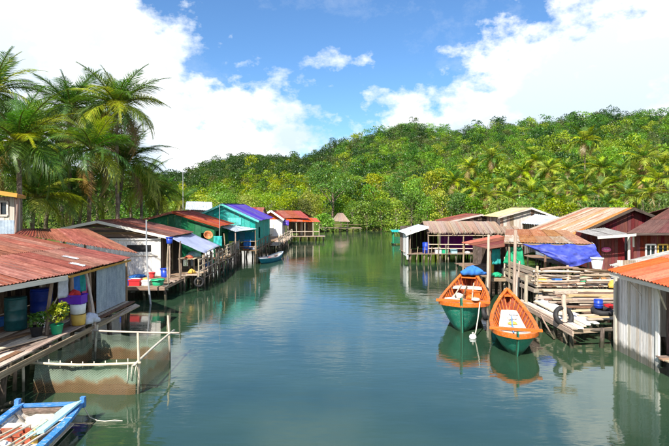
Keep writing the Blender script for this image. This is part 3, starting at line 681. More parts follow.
# tall palms over the left bank
LP = [('coconut palm leaning over the upper left corner shack with broad drooping fronds', 18, 142, 26, 3.7, 34, .45, 3),
      ('coconut palm cut by the left picture edge, fronds highest at the corner', -8, 92, 32, 3.9, 30, .3, 2),
      ('upright tall coconut palm, left one of the tall pair over the rusty roofs', 70, 108, 37, 4.0, 32, .25, 2),
      ('tallest coconut palm of the left bank with browned hanging fronds', 117, 106, 36, 4.1, 36, .35, 6),
      ('coconut palm in the thick of the left grove with yellow fronds', 92, 150, 33, 3.8, 30, .5, 4),
      ('low coconut palm with drooping golden fronds over the maroon roof', 124, 163, 40, 4.4, 30, .6, 4),
      ('short palm with fronds fanning out behind the green house', 160, 196, 48, 3.4, 20, .4, 1),
      ('low dark palm in the shade between the shack and the grove', 52, 166, 38, 4.0, 30, .25, 2),
      ('short palm sprouting beside the pale roofed shed', 182, 201, 62, 3.0, 16, .35, 1),
      ('young palm with arching fronds right behind the second rusty roof', 36, 198, 31, 3.4, 26, .45, 2),
      ('young palm with long pale fronds behind the weathered house gable', 82, 194, 38, 3.8, 26, .5, 2),
      ('young palm with bowed fronds at the right end of the grove', 142, 186, 45, 4.0, 26, .45, 2),
      ('leaning palm with shaggy crown halfway up between the tall pair', 98, 130, 44, 4.2, 30, .3, 3),
      ('shaggy palm crown left of the tall pair, half hidden behind the front palm', 40, 134, 40, 4.2, 30, .3, 3),
      ('coconut palm crown low at the left picture edge above the corner shack', -14, 158, 29, 3.6, 30, .5, 3)]
for i, (lb, px, py, d, fl, nf, yl, de) in enumerate(LP):
    t = at(px, py, d); b = (t.x+rnd(-1, .6), t.y+rnd(-.6, .6)); palm(lb, t, (*b, float(ground_h(*b))), fl, nf, 'near', yl, de, 'palms of the left bank grove', .17, i+5)

def T(px, y): return ((px-HX)*y/F, y)
# broadleaf trees and shrubs behind the left bank houses
for i, (px, y, w_, h_, cols, lb) in enumerate([
    (-6, 40, 8, 9.0, DEEP, 'dark leafy tree at the left edge behind the corner shack'),
    (30, 46, 8, 9.8, DEEP, 'dark tree filling the grove behind the second rusty roof'),
    (62, 52, 8, 10.4, MID, 'green tree in the left grove between the palm trunks'),
    (96, 50, 7, 8.6, DEEP, 'dark rounded tree below the tallest palm'),
    (128, 56, 7, 9.0, MID, 'leafy tree right of the tallest palm crown'),
    (140, 62, 7, 6.8, DEEP, 'dark tree over the maroon roofed wooden house'),
    (112, 66, 8, 7.5, BRIGHT, 'bright green tree glimpsed between the left palm trunks'),
    (45, 66, 9, 8, BRIGHT, 'bright tree glimpsed far back in the left grove'),
    (165, 74, 7, 5.2, BRIGHT, 'bright shrub tree behind the red roofed green house'),
    (186, 84, 7, 5.8, MID, 'mid green bush beside the pale roofed shed'),
    (206, 92, 8, 6.0, YELLOW, 'yellow green bushy tree above the teal house ridge, left'),
    (226, 98, 8, 6.6, BRIGHT, 'bright green bushy tree right above the teal house ridge'),
    (246, 102, 8, 6.0, YELLOW, 'yellow green tree above the violet roof'),
    (264, 106, 8, 7.0, BRIGHT, 'bright tree above the maroon roof of the white house'),
    (283, 110, 8, 6.4, YELLOW, 'golden green tree above the white house gable'),
    (300, 112, 7, 5.6, OLIVE, 'olive scrubby tree above the orange porch roof')]):
    tree(lb, T(px, y), w_, h_, cols, .2 if y < 68 else .25, 4200 if y < 68 else 2600, .0, kind=i)
# trees round the creek's end
tree('large spreading rounded tree standing above the far creek end', T(332, 122), 15, 14.5, MID, .36, 4200, .2, kind=1)
tree('bright green round shrub at the water beside the orange porch', T(325, 93), 5.2, 5.6, BRIGHT, .3, 1600, .0, kind=2)
for i, (px, y, w_, h_, cols, lb) in enumerate([
    (352, 104, 6, 5.0, MID, 'green bush by the thatched hut at the creek end'),
    (366, 101, 6, 6.6, BRIGHT, 'bright mangrove bush, leftmost of the far bank row'),
    (381, 100, 6.5, 7.0, MID, 'mid green mangrove bush in the far bank row beside the leftmost'),
    (396, 99.5, 6.5, 6.4, BRIGHT, 'bright mangrove bush above the small green raft hut'),
    (411, 100, 6.5, 6.8, MID, 'mangrove bush behind the white end of the thatched shed'),
    (426, 98, 6.5, 6.4, BRIGHT, 'bright mangrove bush above the left end of the thatched roof'),
    (441, 97, 6.5, 7.2, YELLOW, 'yellowish bush over the thatched roof'),
    (458, 95, 6.5, 6.2, MID, 'green bush behind the small rusty gable roof'),
    (474, 94, 6, 5.6, BRIGHT, 'bright bush right of the small rusty gable roof'),
    (500, 88, 6.5, 5.6, YELLOW, 'golden bush behind the yellow roofed house'),
    (530, 84, 6.5, 5.4, BRIGHT, 'bright bush over the pale zinc lean-to roof'),
    (560, 78, 6.5, 5.0, YELLOW, 'golden bush over the left half of the striped roof'),
    (590, 76, 6.5, 5.4, MID, 'green bush over the striped roof ridge'),
    (622, 72, 6.5, 5.0, BRIGHT, 'bright bush right of the striped roof ridge'),
    (655, 66, 6.5, 5.6, MID, 'green bush above the maroon roofed house at the right edge')]):
    tree(lb, T(px, y), w_, h_, cols, .28, 2200, -.16, kind=i)
for i, (px, y, w_, h_, cols, lb) in enumerate([
    (352, 125, 8, 9, BRIGHT, 'bright tree right of the large spreading tree'), (372, 124, 8, 9.5, YELLOW, 'yellow tree behind the leftmost mangroves'),
    (392, 126, 8, 9, MID, 'mid green tree up behind the green raft hut'), (412, 122, 8, 9.5, BRIGHT, 'bright tall tree above the thatched shed left end'),
    (432, 126, 8.5, 10, YELLOW, 'golden tree above the thatched shed'), (310, 132, 10, 8, YELLOW, 'golden bush left of the large spreading tree'),
    (292, 138, 10, 8.5, MID, 'mid green tree at the foot of the left ridge'), (272, 140, 10, 8, BRIGHT, 'bright tree at the foot of the left ridge over the white house'),
    (250, 140, 10, 7.6, YELLOW, 'yellow green tree at the ridge foot over the violet roof'), (228, 140, 10, 8, MID, 'green tree at the ridge foot over the teal gable'), (206, 140, 10, 7.5, BRIGHT, 'bright tree at the ridge foot over the pale shed roof'),
    (333, 262, 8, 12, DEEP, 'dark tree breaking the skyline between the two hills')]):
    tree(lb, T(px, y), w_, h_, cols, .36, 2000, .05, kind=i+3)

# ------------------------------------------------------------------ buildings
def gable_roof(root, xl, zl, xr, zr, xa, za, y0, y1, ml, mr, sw=.9, rows=1, pitch=.13, fascia=None, jit=.04):
    roof(root, (xl, y0, zl), (xl, y1, zl), (xa, y1, za), (xa, y0, za), ml, sw, rows, pitch, jit=jit)
    roof(root, (xr, y0, zr), (xr, y1, zr), (xa, y1, za), (xa, y0, za), mr, sw, rows, pitch, jit=jit)
    plank(root, (xa, y0-.02, za+.03), (xa, y1, za+.03), .3, .02, ml if not isinstance(ml, list) else ml[0], name='ridge_cap')
    if fascia:
        plank(root, (xl, y0-.04, zl-.07), (xa, y0-.04, za-.07), .16, .03, fascia, up=(0, -1, 0), name='fascia_board')
        plank(root, (xr, y0-.045, zr-.07), (xa, y0-.045, za-.07), .16, .03, fascia, up=(0, -1, 0), name='fascia_board')
def gabletop(A, xl, zl, xa, za, xr, zr):
    """height of the gable over distance u from x = A"""
    def f(u):
        x = A+u; return (zl+(za-zl)*(x-xl)/(xa-xl) if x < xa else zr+(za-zr)*(xr-x)/(xr-xa))-.06
    return f
def rails(root, pts, z0, zs, r=.035, mat=None, every=1.2, top=None, r_post=.05):
    mat = mat or WEATHER
    for (a, b) in zip(pts[:-1], pts[1:]):
        a, b = V((*a, 0)), V((*b, 0)); n = max(1, round((b-a).length/every))
        for i in range(n+1):
            p = a.lerp(b, i/n); pole(root, (p.x, p.y, z0-.2), (p.x+rnd(-.04, .04), p.y, (top or max(zs))+rnd(.02, .2)), r_post, mat, 'rail_post')
        for z in zs: pole(root, a+V((0, 0, z+rnd(-.05, .05))), b+V((0, 0, z+rnd(-.05, .05))), r, mat, 'rail')

# --- near rusty roofed open shed, left
s = thing('stilt_shed', 'rust red roofed open shed on stilts with blue grey side panel, nearest on left', 'shed', (-10, 16, 0))
roof(s, (-8.1, 15.8, 2.9), (-8.1, 20.7, 2.9), (-12.7, 20.7, 3.82), (-12.7, 15.8, 4.08), RUST, .8, 2, .115, .02)
roof(s, (-9.15, 12.2, 2.88), (-8.12, 15.82, 2.9), (-12.7, 15.82, 4.08), (-13.4, 12.2, 4.3), RUST, .8, 2, .115, .02)
roof(s, (-12.75, 20.72, 3.86), (-8.05, 21.35, 3.02), (-11.5, 24.2, 3.88), (-14.4, 24.2, 3.9), RUST, .8, 1, .115, .02)
sheet(s, (-8.95, 18.0, 3.12), (-8.95, 18.25, 3.12), (-9.45, 18.25, 3.225), (-9.45, 18.0, 3.225), WHITEROOF, .115, .02, 'patch_sheet')
sheet(s, (-8.3, 17.1, 2.985), (-8.3, 17.4, 2.985), (-8.75, 17.4, 3.08), (-8.75, 17.1, 3.08), WHITEROOF, .115, .02, 'patch_sheet')
plank(s, (-9.2, 12.1, 2.78), (-8.12, 15.8, 2.79), .14, .03, CREAM, up=(1, 0, 0), name='fascia_board')
plank(s, (-8.1, 15.85, 2.8), (-8.1, 20.7, 2.8), .07, .03, YELLOWTRIM, up=(1, 0, 0), name='fascia_board')
for y, xx in ((12.6, -8.9), (15.4, -8.35), (16.5, -8.35), (17.7, -8.35), (20.5, -8.35), (21.2, -8.5), (23.9, -11.4), (14, -12.4), (17, -12.4), (20, -12.4)):
    pole(s, (xx+rnd(-.05, .05), y, -1), (xx, y, 2.85 if xx > -10 else 3.6), .075, WEATHER, 'post')
for i in range(3):
    y = 18.0+i*.82; sheet(s, (-8.24, y, 1.22), (-8.24, y+.84, 1.22), (-8.24, y+.84, 2.78), (-8.24, y, 2.78), BLUEGREY, .14, .006, 'wall_sheet')
board_wall(s, (-11.6, 20.4), (-11.6, 12), 1.2, 3.4, .22, [DARKWOOD, WEATHER]); board_wall(s, (-8.4, 20.55), (-11.6, 20.55), 1.2, 2.95, .22, [DARKWOOD, WEATHER])
for k, (ya, yb) in enumerate(((10.2, 13.6), (13.62, 17.2), (17.22, 20.6))):
    deck(s, (-11.7, ya, 1.17), (0, yb-ya, 0), (3.8, 0, 0), .21, [WEATHER, BROWNWOOD, DRIFT], jit=.12)
for y in (10.6, 12.5, 14.4, 16.4, 18.4, 20.3): pole(s, (-12, y, 1.08), (-7.85, y, 1.06), .07, PILE, 'joist')
plank(s, (-7.85, 10.3, 1.0), (-7.85, 20.6, 1.0), .16, .05, WEATHER, up=(1, 0, 0), name='edge_beam')
plank(s, (-7.95, 17.4, .98), (-7.78, 20.5, 1.05), .22, .05, DRIFT, up=(.3, 0, 1), name='edge_beam')
stilts(s, gridpts(-11.6, -8.0, 3, 10.8, 20.3, 6), 1.15, .09)
# items on its deck
def barrel(label, x, y, z, mat, r=.29, h=.9):
    b = thing('barrel', label, 'barrel', (x, y, z)); T_ = Matrix.Translation((x, y, z))
    b = lathe('drum', [(r*.9, 0), (r, .03), (r*.97, h*.3), (r*1.03, h*.33), (r*.97, h*.36), (r*.97, h*.63), (r*1.03, h*.66), (r*.97, h*.69), (r, h*.97), (r*.93, h)], mat, 22, T_, b)
    lathe('lid', [(r*.96, h), (r*.98, h+.035), (r*.5, h+.05), (.05, h+.05)], mat, 22, T_, b)
def bucket(label, x, y, z, mat, rim, r=.17, h=.34, name='bucket', cat='bucket'):
    b = thing(name, label, cat, (x, y, z)); T_ = Matrix.Translation((x, y, z))
    b = lathe('pail', [(r*.78, 0), (r, h), (r*.93, h), (r*.72, .03), (.01, .03)], mat, 18, T_, b, cap=False)
    lathe('rim', [(r*1.0, h-.05), (r*1.1, h-.05), (r*1.1, h+.01), (r*1.0, h+.01)], rim, 18, T_, b, cap=False)
    tube('handle', [(x+math.cos(a)*r, y+.02, z+h+.0-math.sin(a)*r*.7) for a in np.linspace(0, math.pi, 9)], .008, STEEL, b, 5)
def crate(label, x, y, z, mat, lx=.7, ly=.45, h=.3, rz=0, name='crate'):
    b = thing(name, label, 'crate', (x, y, z)); M = Matrix.Translation((x, y, z)) @ Matrix.Rotation(rz, 4, 'Z')
    part('bottom', box_mesh('bottom', (-lx/2, -ly/2, 0), (lx/2, ly/2, .03), mat), b, M)
    for nm, lo, hi in (('side', (-lx/2, -ly/2, .03), (lx/2, -ly/2+.03, h)), ('side', (-lx/2, ly/2-.03, .03), (lx/2, ly/2, h)), ('end', (-lx/2, -ly/2+.03, .03), (-lx/2+.03, ly/2-.03, h)), ('end', (lx/2-.03, -ly/2+.03, .03), (lx/2, ly/2-.03, h))):
        part(nm, box_mesh(nm, lo, hi, mat), b, M)
    for sgn in (-1, 1): part('rim', box_mesh('rim', (-lx/2-.02, sgn*ly/2-.022, h-.04), (lx/2+.02, sgn*ly/2+.022, h+.012), mat), b, M)
def heap(name, label, cat, c, r, h, mat, seed=0, group=None):
    """soft crumpled heap"""
    v = []; f = []; q = random.Random(seed); n, k = 30, 9; ph = [q.uniform(0, 6) for _ in range(8)]
    for i in range(k):
        t = i/(k-1)
        for j in range(n):
            a = j*2*math.pi/n; rr = r*(1-.97*t**1.7)*(1+.2*math.sin(3*a+ph[0])+.13*math.sin(5*a+ph[1]+t*5)+.1*math.sin(9*a+ph[3]-t*7)+q.uniform(-.05, .05)); v.append((c[0]+rr*math.cos(a)+r*.15*t*math.cos(ph[4]), c[1]+rr*math.sin(a)+r*.15*t*math.sin(ph[4]), c[2]+h*t**.62*(1+.3*math.sin(2*a+ph[2])*(1-t)+.2*abs(math.sin(4*a+ph[5]+t*3))*(1-t))+(q.uniform(-.05, .05)*h if i else 0)))
    for i in range(k-1):
        for j in range(n): a, b = i*n+j, i*n+(j+1) % n; f.append((a, b, b+n, a+n))
    f += [tuple(range(n-1, -1, -1)), tuple(range((k-1)*n, k*n))]
    return tag(part(name, mesh(name, v, f, mat, None, True)), label, cat, group)
DZ = 1.2
barrel('dark teal plastic barrel under the near rusty roof, left of the blue one', -9.75, 15.9, DZ, BARRELTEAL, .31, .95)
barrel('bright blue plastic barrel under the near rusty roof', -9.75, 17.3, DZ, BARRELBLUE, .34, .98)
bucket('white bucket with green rim in front of the blue barrel', -9.1, 16.2, DZ, WHITE, GREENPLASTIC, .18, .42)
lathe('yellow_tub', [(.18, 0), (.2, .03), (.22, .34), (.19, .34), (.17, .05)], TUBYELLOW, 20, Matrix.Translation((-8.12, 16.5, DZ))); tag(bpy.data.objects['yellow_tub'], 'yellow plastic tub, lowest of the stack at the deck edge', 'tub')
lathe('white_tub', [(.19, 0), (.22, .03), (.24, .32), (.21, .32), (.18, .05)], WHITE, 20, Matrix.Translation((-8.14, 16.5, DZ+.35))); tag(bpy.data.objects['white_tub'], 'white plastic tub on top of the yellow tub', 'tub')
crate('purple plastic crate topping the tub stack at the deck edge', -8.3, 16.52, DZ+.68, CRATEPURPLE, .7, .42, .27)
heap('red_cloth', 'small red cloth heaped in the purple crate', 'cloth', (-8.25, 16.5, DZ+.9), .17, .22, CLOTHRED, 3)
def potted(label, x, y, z, h, potmat, cols, seed):
    r = thing('potted_plant', label, 'plant', (x, y, z)); lathe('pot', [(.13, 0), (.18, .26), (.2, .28), (.17, .28), (.15, .22), (.01, .2)], potmat, 16, Matrix.Translation((x, y, z)), r, cap=False)
    vv, cc = leaf_cloud(420, [((0, 0, .5), (.3, .3, .26)), ((.16, 0, .72), (.2, .2, .24)), ((-.17, .1, .64), (.22, .22, .24))], .1, cols, seed=seed); part('leaves', quads_mesh('leaves', vv*h, cc, LEAF), r, Matrix.Translation((x, y, z)))
    for k in range(4): tube('stem', [(x, y, z+.2), (x+rnd(-.05, .05), y+rnd(-.05, .05), z+.4*h), (x+rnd(-.2, .2), y+rnd(-.2, .2), z+.6*h)], .012, TRUNK, r, 5)
potted('yellow green leafy plant in green pot at the deck edge', -8.2, 15.35, DZ, 1.0, GREENPLASTIC, YELLOW, 4)
potted('small dark leafy plant in pot left of the yellow green one', -8.65, 15.1, DZ, .75, RUBBER, MID, 9)
tag(pole(None, (-9.0, 15.9, DZ), (-8.35, 16.3, 2.75), .022, BAMBOO, 'leaning_stick'), 'thin pale stick leaning against the posts above the bucket', 'stick')
tag(pole(None, (-8.25, 17.25, 2.75), (-7.75, 16.9, .55), .05, DRIFT, 'leaning_pole'), 'pale driftwood pole leaning from the eave down to the net pen corner', 'pole')
for i, (y, m, l, lb) in enumerate(((16.0, CLOTHPALE, .6, 'pale shirt hanging under the eave left of the blue cloth'), (16.75, CLOTHBLUE, .7, 'blue cloth hanging under the near rusty eave'), (17.15, CLOTHTEAL, .6, 'teal cloth hanging under the near rusty eave'), (17.5, PINK, .75, 'pink cloth hanging beside the blue grey panel'))):
    tag(cloth('hanging_cloth', (-8.5, y, 2.72), (-8.35, y+.3, 2.72), (-8.35, y+.32, 2.72-l), (-8.5, y-.02, 2.72-l), m, None, 8, 8, 0, .015, seed=i), lb, 'cloth', 'laundry under the near rusty eave')

# --- corner shack, upper left
s = thing('corner_shack', 'tall grey board shack with yellow trim cut by the upper left picture edge', 'shack', (-15.4, 23, 1))
hz = (14.6-13.75)
board_wall(s, (-17, 22.3), (-13.72, 22.3), .6, 5.35, .22, [GREYWOOD, WEATHER], holes=((2.35, 3.0, 4.55, 5.15),)); board_wall(s, (-13.72, 22.3), (-15.2, 25.2), .6, 5.35, .22, [GREYWOOD, WEATHER])
board_wall(s, (-17.5, 25.2), (-15.2, 25.2), .6, 5.3, .3, [DARKWOOD])
window(s, (-14.65, 22.3), (1, 0), .65, 4.55, 5.15, GREYWOOD)
for i in range(3): sheet(s, (-15.9+i*.73, 22.25, 3.4), (-15.9+i*.73+.74, 22.25, 3.4), (-15.9+i*.73+.74, 22.25, 4.35), (-15.9+i*.73, 22.25, 4.35), BLUEGREY, .14, .008, 'wall_sheet')
roof(s, (-13.4, 21.9, 5.45), (-15.2, 25.5, 5.45), (-18.4, 25.5, 6.1), (-17.4, 21.9, 6.1), RUST, .9, 1, .12)
plank(s, (-13.35, 21.88, 5.4), (-17.4, 21.88, 6.03), .17, .04, YELLOWTRIM, up=(0, -1, 0), name='fascia_board'); plank(s, (-13.37, 21.9, 5.38), (-15.15, 25.5, 5.38), .15, .04, YELLOWTRIM, up=(1, 0, 0), name='fascia_board')
pole(s, (-13.5, 22.2, .5), (-13.5, 22.2, 5.3), .06, WEATHER, 'post')

# --- wooden house with limewashed front
s = thing('wooden_house', 'weathered wooden stilt house with whitewashed front and maroon roof', 'house', (-12.5, 31, 0))
WZ = .78
gable_roof(s, -16.4, 3.58, -9.72, 3.12, -14, 4.08, 30.7, 36, RUST, [BROWNROOF, RUST], .95, 2, .13, CREAM)
board_wall(s, (-16, 31), (-10.45, 31), WZ, 2.95, .24, WHITEWOOD, holes=((3.55, 5.15, 2.2, 2.62),))
part('window_dark_panel', box_mesh('window_dark_panel', (-12.45, 31.05, 2.18), (-10.85, 31.12, 2.64), BLACKIN), s)  # solid panel behind the window gap, room shade painted as black
gt = gabletop(-16, -16.4, 3.58, -14, 4.08, -9.72, 3.12)
lap_wall(s, (-16, 31), (-10.45, 31), 2.97, 3.95, .14, [WEATHER, DARKWOOD, BROWNWOOD], ext=lambda z: (max(0, .1+(z-3.62)*4.8), min(5.5, 5.5-(z-3.25)*4.45)))
board_wall(s, (-10.45, 31), (-10.45, 35.6), WZ, 3.2, .24, [WEATHER, DARKWOOD], holes=((1.2, 2.3, .7, 2.6),)); board_wall(s, (-16, 35.6), (-10.45, 35.6), WZ, 3.3, .3, [DARKWOOD])
plank(s, (-10.43, 30.97, WZ), (-10.43, 30.97, 3.2), .16, .06, CREAM, up=(0, -1, 0), name='corner_post')
plank(s, (-16, 30.95, 2.96), (-10.4, 30.95, 2.96), .09, .04, WHITEWOOD, up=(0, -1, 0), name='trim_board')
plank(s, (-13.9, 30.94, 2.02), (-10.5, 30.94, 2.0), .07, .03, GREYWOOD, up=(0, -1, 0), name='trim_board')
deck(s, (-16, 27.0, WZ-.03), (7.1, 0, 0), (0, 4.1, 0), .23, [WEATHER, BROWNWOOD, DRIFT], jit=.15); deck(s, (-10.4, 31.1, WZ-.03), (1.5, 0, 0), (0, 5, 0), .23, [WEATHER, BROWNWOOD], jit=.15)
for y in (27.1, 29, 31): pole(s, (-16, y, WZ-.12), (-8.8, y, WZ-.13), .06, PILE, 'joist')
plank(s, (-16, 26.98, WZ-.1), (-8.8, 26.95, WZ-.12), .16, .05, WEATHER, up=(0, -1, 0), name='edge_beam'); plank(s, (-8.83, 27, WZ-.12), (-8.83, 36, WZ-.12), .14, .05, WEATHER, up=(1, 0, 0), name='edge_beam')
stilts(s, gridpts(-15.6, -8.9, 7, 27.15, 35.5, 4), WZ, .085)
for x, y in ((-8.95, 28), (-8.95, 30.2)): pole(s, (x, y, WZ), (x, y, 2.9), .06, WEATHER, 'post')
bucket('blue plastic tank at the eave corner of the wooden house', -9.55, 30.1, 2.78, BARRELBLUE, BARRELBLUE, .2, .36)
pole(s, (-9.55, 30.1, WZ), (-9.55, 30.1, 2.78), .06, WEATHER, 'post')
# clutter on its deck
crate('blue crate on the wooden house deck, leftmost of the row', -11.0, 27.35, WZ, BARRELBLUE, .45, .35, .28); crate('red crate on the wooden house deck beside the blue one', -10.45, 27.3, WZ, REDPLASTIC, .55, .4, .3)
crate('white crate on the wooden house deck beside the red one', -9.9, 27.4, WZ, WHITE, .4, .35, .25)
bucket('wide green basin at the deck corner of the wooden house', -9.3, 27.4, WZ, GREENPLASTIC, GREENPLASTIC, .33, .3, 'basin', 'basin')
bucket('blue tub standing by the corner post of the wooden house', -9.95, 30.5, WZ, BARRELBLUE, BARRELBLUE, .26, .5, 'tub', 'tub')
heap('blue_sheeting', 'blue plastic sheeting crumpled along the whitewashed wall', 'sheeting', (-11.6, 30.5, WZ), .4, .16, CLOTHBLUE, 8); heap('pale_net_heap', 'pale net heap on the wooden house deck', 'net', (-11.0, 28.6, WZ), .4, .2, CLOTHPALE, 9)
heap('brown_net_heap', 'brown net heap beside the corner post on the deck', 'net', (-9.6, 28.9, WZ), .4, .2, BROWNWOOD, 10)
tag(pole(None, (-9.15, 26.2, -.9), (-9.55, 26.4, 4.25), .05, STEEL, 'pipe_pole'), 'tall pale pipe standing in the water before the wooden house', 'pole')
s = thing('trestle_table', 'rough wooden trestle table heaped with gear under the blue grey tarp', 'table', (-8.9, 32, WZ))
deck(s, (-9.4, 31.2, 1.75), (0, 2.6, 0), (1.0, 0, 0), .22, [BROWNWOOD, RAWPLANK])
for x, y in ((-9.3, 31.4), (-8.5, 31.4), (-9.3, 33.5), (-8.5, 33.5)): pole(s, (x, y, WZ), (x, y, 1.74), .05, WEATHER, 'leg')
heap('teal_bundle', 'teal and pale bundle lying on the trestle table', 'bundle', (-8.9, 32.6, 1.77), .38, .35, BOATCYAN, 4); heap('red_bundle', 'reddish brown bundle at the near end of the trestle table', 'bundle', (-8.8, 31.6, 1.77), .25, .2, REDPAINT, 5)

# --- tarp awning and jetty beside it
s = thing('tarp_awning', 'faded blue grey tarp awning on poles over the left jetty', 'awning', (-9, 33, 0))
cloth('tarp', (-9.75, 30.6, 3.08), (-10, 36.2, 3.05), (-8.15, 37.2, 2.1), (-7.85, 31.6, 2.06), LILACTARP, s, 16, 8, .12, .02)
for p, q in (((-7.95, 31.7, -1), 2.1), ((-8.2, 34.4, -1), 2.1), ((-8.25, 37.1, -1), 2.15)): pole(s, p, (p[0], p[1], q), .065, WEATHER, 'post')
pole(s, (-7.9, 31.5, 2.06), (-8.2, 37.2, 2.1), .035, BAMBOO, 'edge_pole')
s = thing('jetty', 'rickety railed plank jetty in front of the tarp awning and green house', 'jetty', (-8.4, 34, 0))
deck(s, (-8.85, 30.2, .92), (1.0, 0, 0), (-.3, 13.5, 0), .24, [WEATHER, BROWNWOOD, DRIFT], jit=.12)
rails(s, [(-7.9, 30.2), (-8.0, 36), (-8.3, 43.2)], .9, [1.15, 1.45, 1.75], .035, DRIFT, 1.15, 1.85)
stilts(s, [(x, y) for y in np.arange(30.3, 43.5, 1.35) for x in (-8.75, -7.95)], .95, .075)
pole(s, (-7.95, 30.2, .55), (-8.25, 43, .5), .04, WEATHER, 'brace')
for y in (31, 33.8, 36.5, 39.5): pole(s, (-7.95, y, .1), (-8.0, y+1.4, .85), .035, WEATHER, 'brace')

# --- green house
s = thing('green_house', 'dark green house with red sheet roof facing the creek', 'house', (-11, 40, 0))
gable_roof(s, -14.3, 3.95, -8.5, 3.42, -12.1, 4.52, 38.75, 44.2, REDROOF, REDROOF, 1, 1, .16, REDROOF)
g = gabletop(-14, -14.3, 3.95, -12.1, 4.52, -8.5, 3.42)
board_wall(s, (-14, 39), (-9.0, 39), 1.1, g, .5, GREENPAINT, holes=((4.1, 4.7, 1.3, 2.9),)); board_wall(s, (-9.0, 39), (-9.0, 44), 1.1, 3.4, .5, GREENPAINT, holes=((.6, 1.6, 1.2, 3), (2.6, 3.6, 1.8, 2.8)))
board_wall(s, (-14, 43.8), (-9, 43.8), 1.1, 3.5, .6, GREENPAINT)
deck(s, (-9.6, 38.2, 1.07), (1.6, 0, 0), (0, 6, 0), .25, [WEATHER, BROWNWOOD]); stilts(s, gridpts(-13.6, -8.1, 4, 38.4, 44, 4), 1.1, .08)
pole(s, (-8.1, 38.3, .9), (-8.1, 44, .9), .06, WEATHER, 'edge_beam'); pole(s, (-8.1, 38.3, 1.1), (-8.15, 38.3, 2.9), .05, WEATHER, 'post')
board_wall(s, (-9.6, 38.25), (-8.9, 38.25), 1.15, 1.85, .35, WHITEPAINT, name='rail_panel'); board_wall(s, (-8.75, 38.3), (-8.1, 38.3), 1.1, 1.8, .16, [WEATHER, BROWNWOOD], name='rail_panel')
for i in range(9): pole(s, (-8.1, 38.5+i*.6, 1.1), (-8.1, 38.5+i*.6, 1.95), .03, DRIFT, 'rail_post')
pole(s, (-8.1, 38.3, 1.95), (-8.1, 44, 1.95), .035, DRIFT, 'rail')
def dish(label, c, r, tilt, mat):
    d = thing('satellite_dish', label, 'satellite dish', c); M = Matrix.Translation(c) @ Matrix.Rotation(R(25), 4, 'Z') @ Matrix.Rotation(R(tilt), 4, 'X')
    d = lathe('reflector', [(.02, 0), (r*.4, .05), (r*.75, .15), (r, .28), (r*.985, .3), (r*.73, .17), (r*.4, .07), (.02, .02)], mat, 24, M, d, cap=False)
    tube('feed_arm', [M @ V((r*.7, 0, .15)), M @ V((0, 0, r*.9))], .015, STEEL, d, 5); tube('mast', [V(c), V(c)+V((-.1, .2, -.1)), V((c[0]-.1, c[1]+.2, 1.1))], .03, STEEL, d, 6)
dish('rusty orange satellite dish in front of the green house', (-9.2, 37.7, 2.72), .33, 62, DISH)
tag(cloth('hanging_cloth', (-8.75, 37.6, 2.75), (-8.15, 37.7, 2.75), (-8.15, 37.7, 2.0), (-8.75, 37.6, 2.0), CLOTHTEAL, None, 8, 8, 0, .03, seed=21), 'teal cloth hanging right of the rusty dish', 'cloth')
tag(pole(None, (-8.35, 37.9, -.8), (-8.4, 38.0, 5.0), .03, STEEL, 'antenna_pole'), 'thin pole rising before the green house to the teal gable', 'pole')
tag(pole(None, (-15.6, 53.5, .5), (-15.6, 53.5, 8.4), .04, STEEL, 'antenna_pole'), 'tall thin aerial pole behind the green house roof', 'pole')

# --- teal house
s = thing('teal_house', 'bright teal gabled house with violet blue roof', 'house', (-9.6, 46, 0))
gable_roof(s, -12.5, 3.78, -6.45, 3.66, -9.6, 5.1, 44.35, 55, PURPLEROOF, PURPLEROOF, 1.1, 1, .18, TEALLIGHT)
g = gabletop(-12.2, -12.5, 3.78, -9.6, 5.1, -6.45, 3.66)
board_wall(s, (-12.2, 44.6), (-6.8, 44.6), 2.72, g, .45, TEAL); board_wall(s, (-9.15, 44.55), (-8.0, 44.55), 3.3, 3.9, .23, TEALLIGHT, name='pale_board')
board_wall(s, (-12.2, 44.62), (-6.8, 44.62), 1.2, 2.7, .45, BLUEPAINT, holes=((3.0, 3.9, 1.2, 1.9), (4.1, 5.3, 1.2, 1.85)))
board_wall(s, (-6.8, 44.6), (-6.8, 54.6), 1.2, 3.65, .5, TEAL, holes=((2, 3, 2, 3),)); board_wall(s, (-12.2, 54.6), (-6.8, 54.6), 1.2, 3.7, .6, TEAL)
roof(s, (-9.3, 41.7, 3.3), (-7.9, 41.5, 2.86), (-6.6, 44.5, 2.95), (-8.9, 44.5, 3.32), WHITEROOF, .8, 1, .16, name='awning_sheet')
for x, y in ((-7.95, 41.7), (-6.75, 44.2)): pole(s, (x, y, -1), (x, y, 2.85), .06, WEATHER, 'post')
deck(s, (-9.3, 43.4, 1.17), (2.8, 0, 0), (0, 11, 0), .3, [WEATHER, BROWNWOOD]); stilts(s, gridpts(-11.5, -6.6, 4, 43.5, 54, 6), 1.2, .08)
rails(s, [(-8.0, 43.4), (-6.55, 43.4), (-6.55, 54)], 1.1, [1.5, 1.95], .035, WEATHER, 1.3)
tag(cloth('hanging_cloth', (-7.6, 43.5, 2.1), (-7.0, 43.5, 2.1), (-7.0, 43.5, 1.35), (-7.6, 43.5, 1.35), CLOTHBLUE, None, 8, 8, 0, .04, seed=5), 'dark blue cloth hung on the rail below the blue wall', 'cloth')
tag(cloth('hanging_cloth', (-8.5, 43.4, 1.95), (-8.0, 43.4, 1.95), (-8.0, 43.4, 1.35), (-8.5, 43.4, 1.35), CLOTHPALE, None, 8, 8, 0, .03, seed=6), 'pale cloth on the rail in front of the teal house', 'cloth')
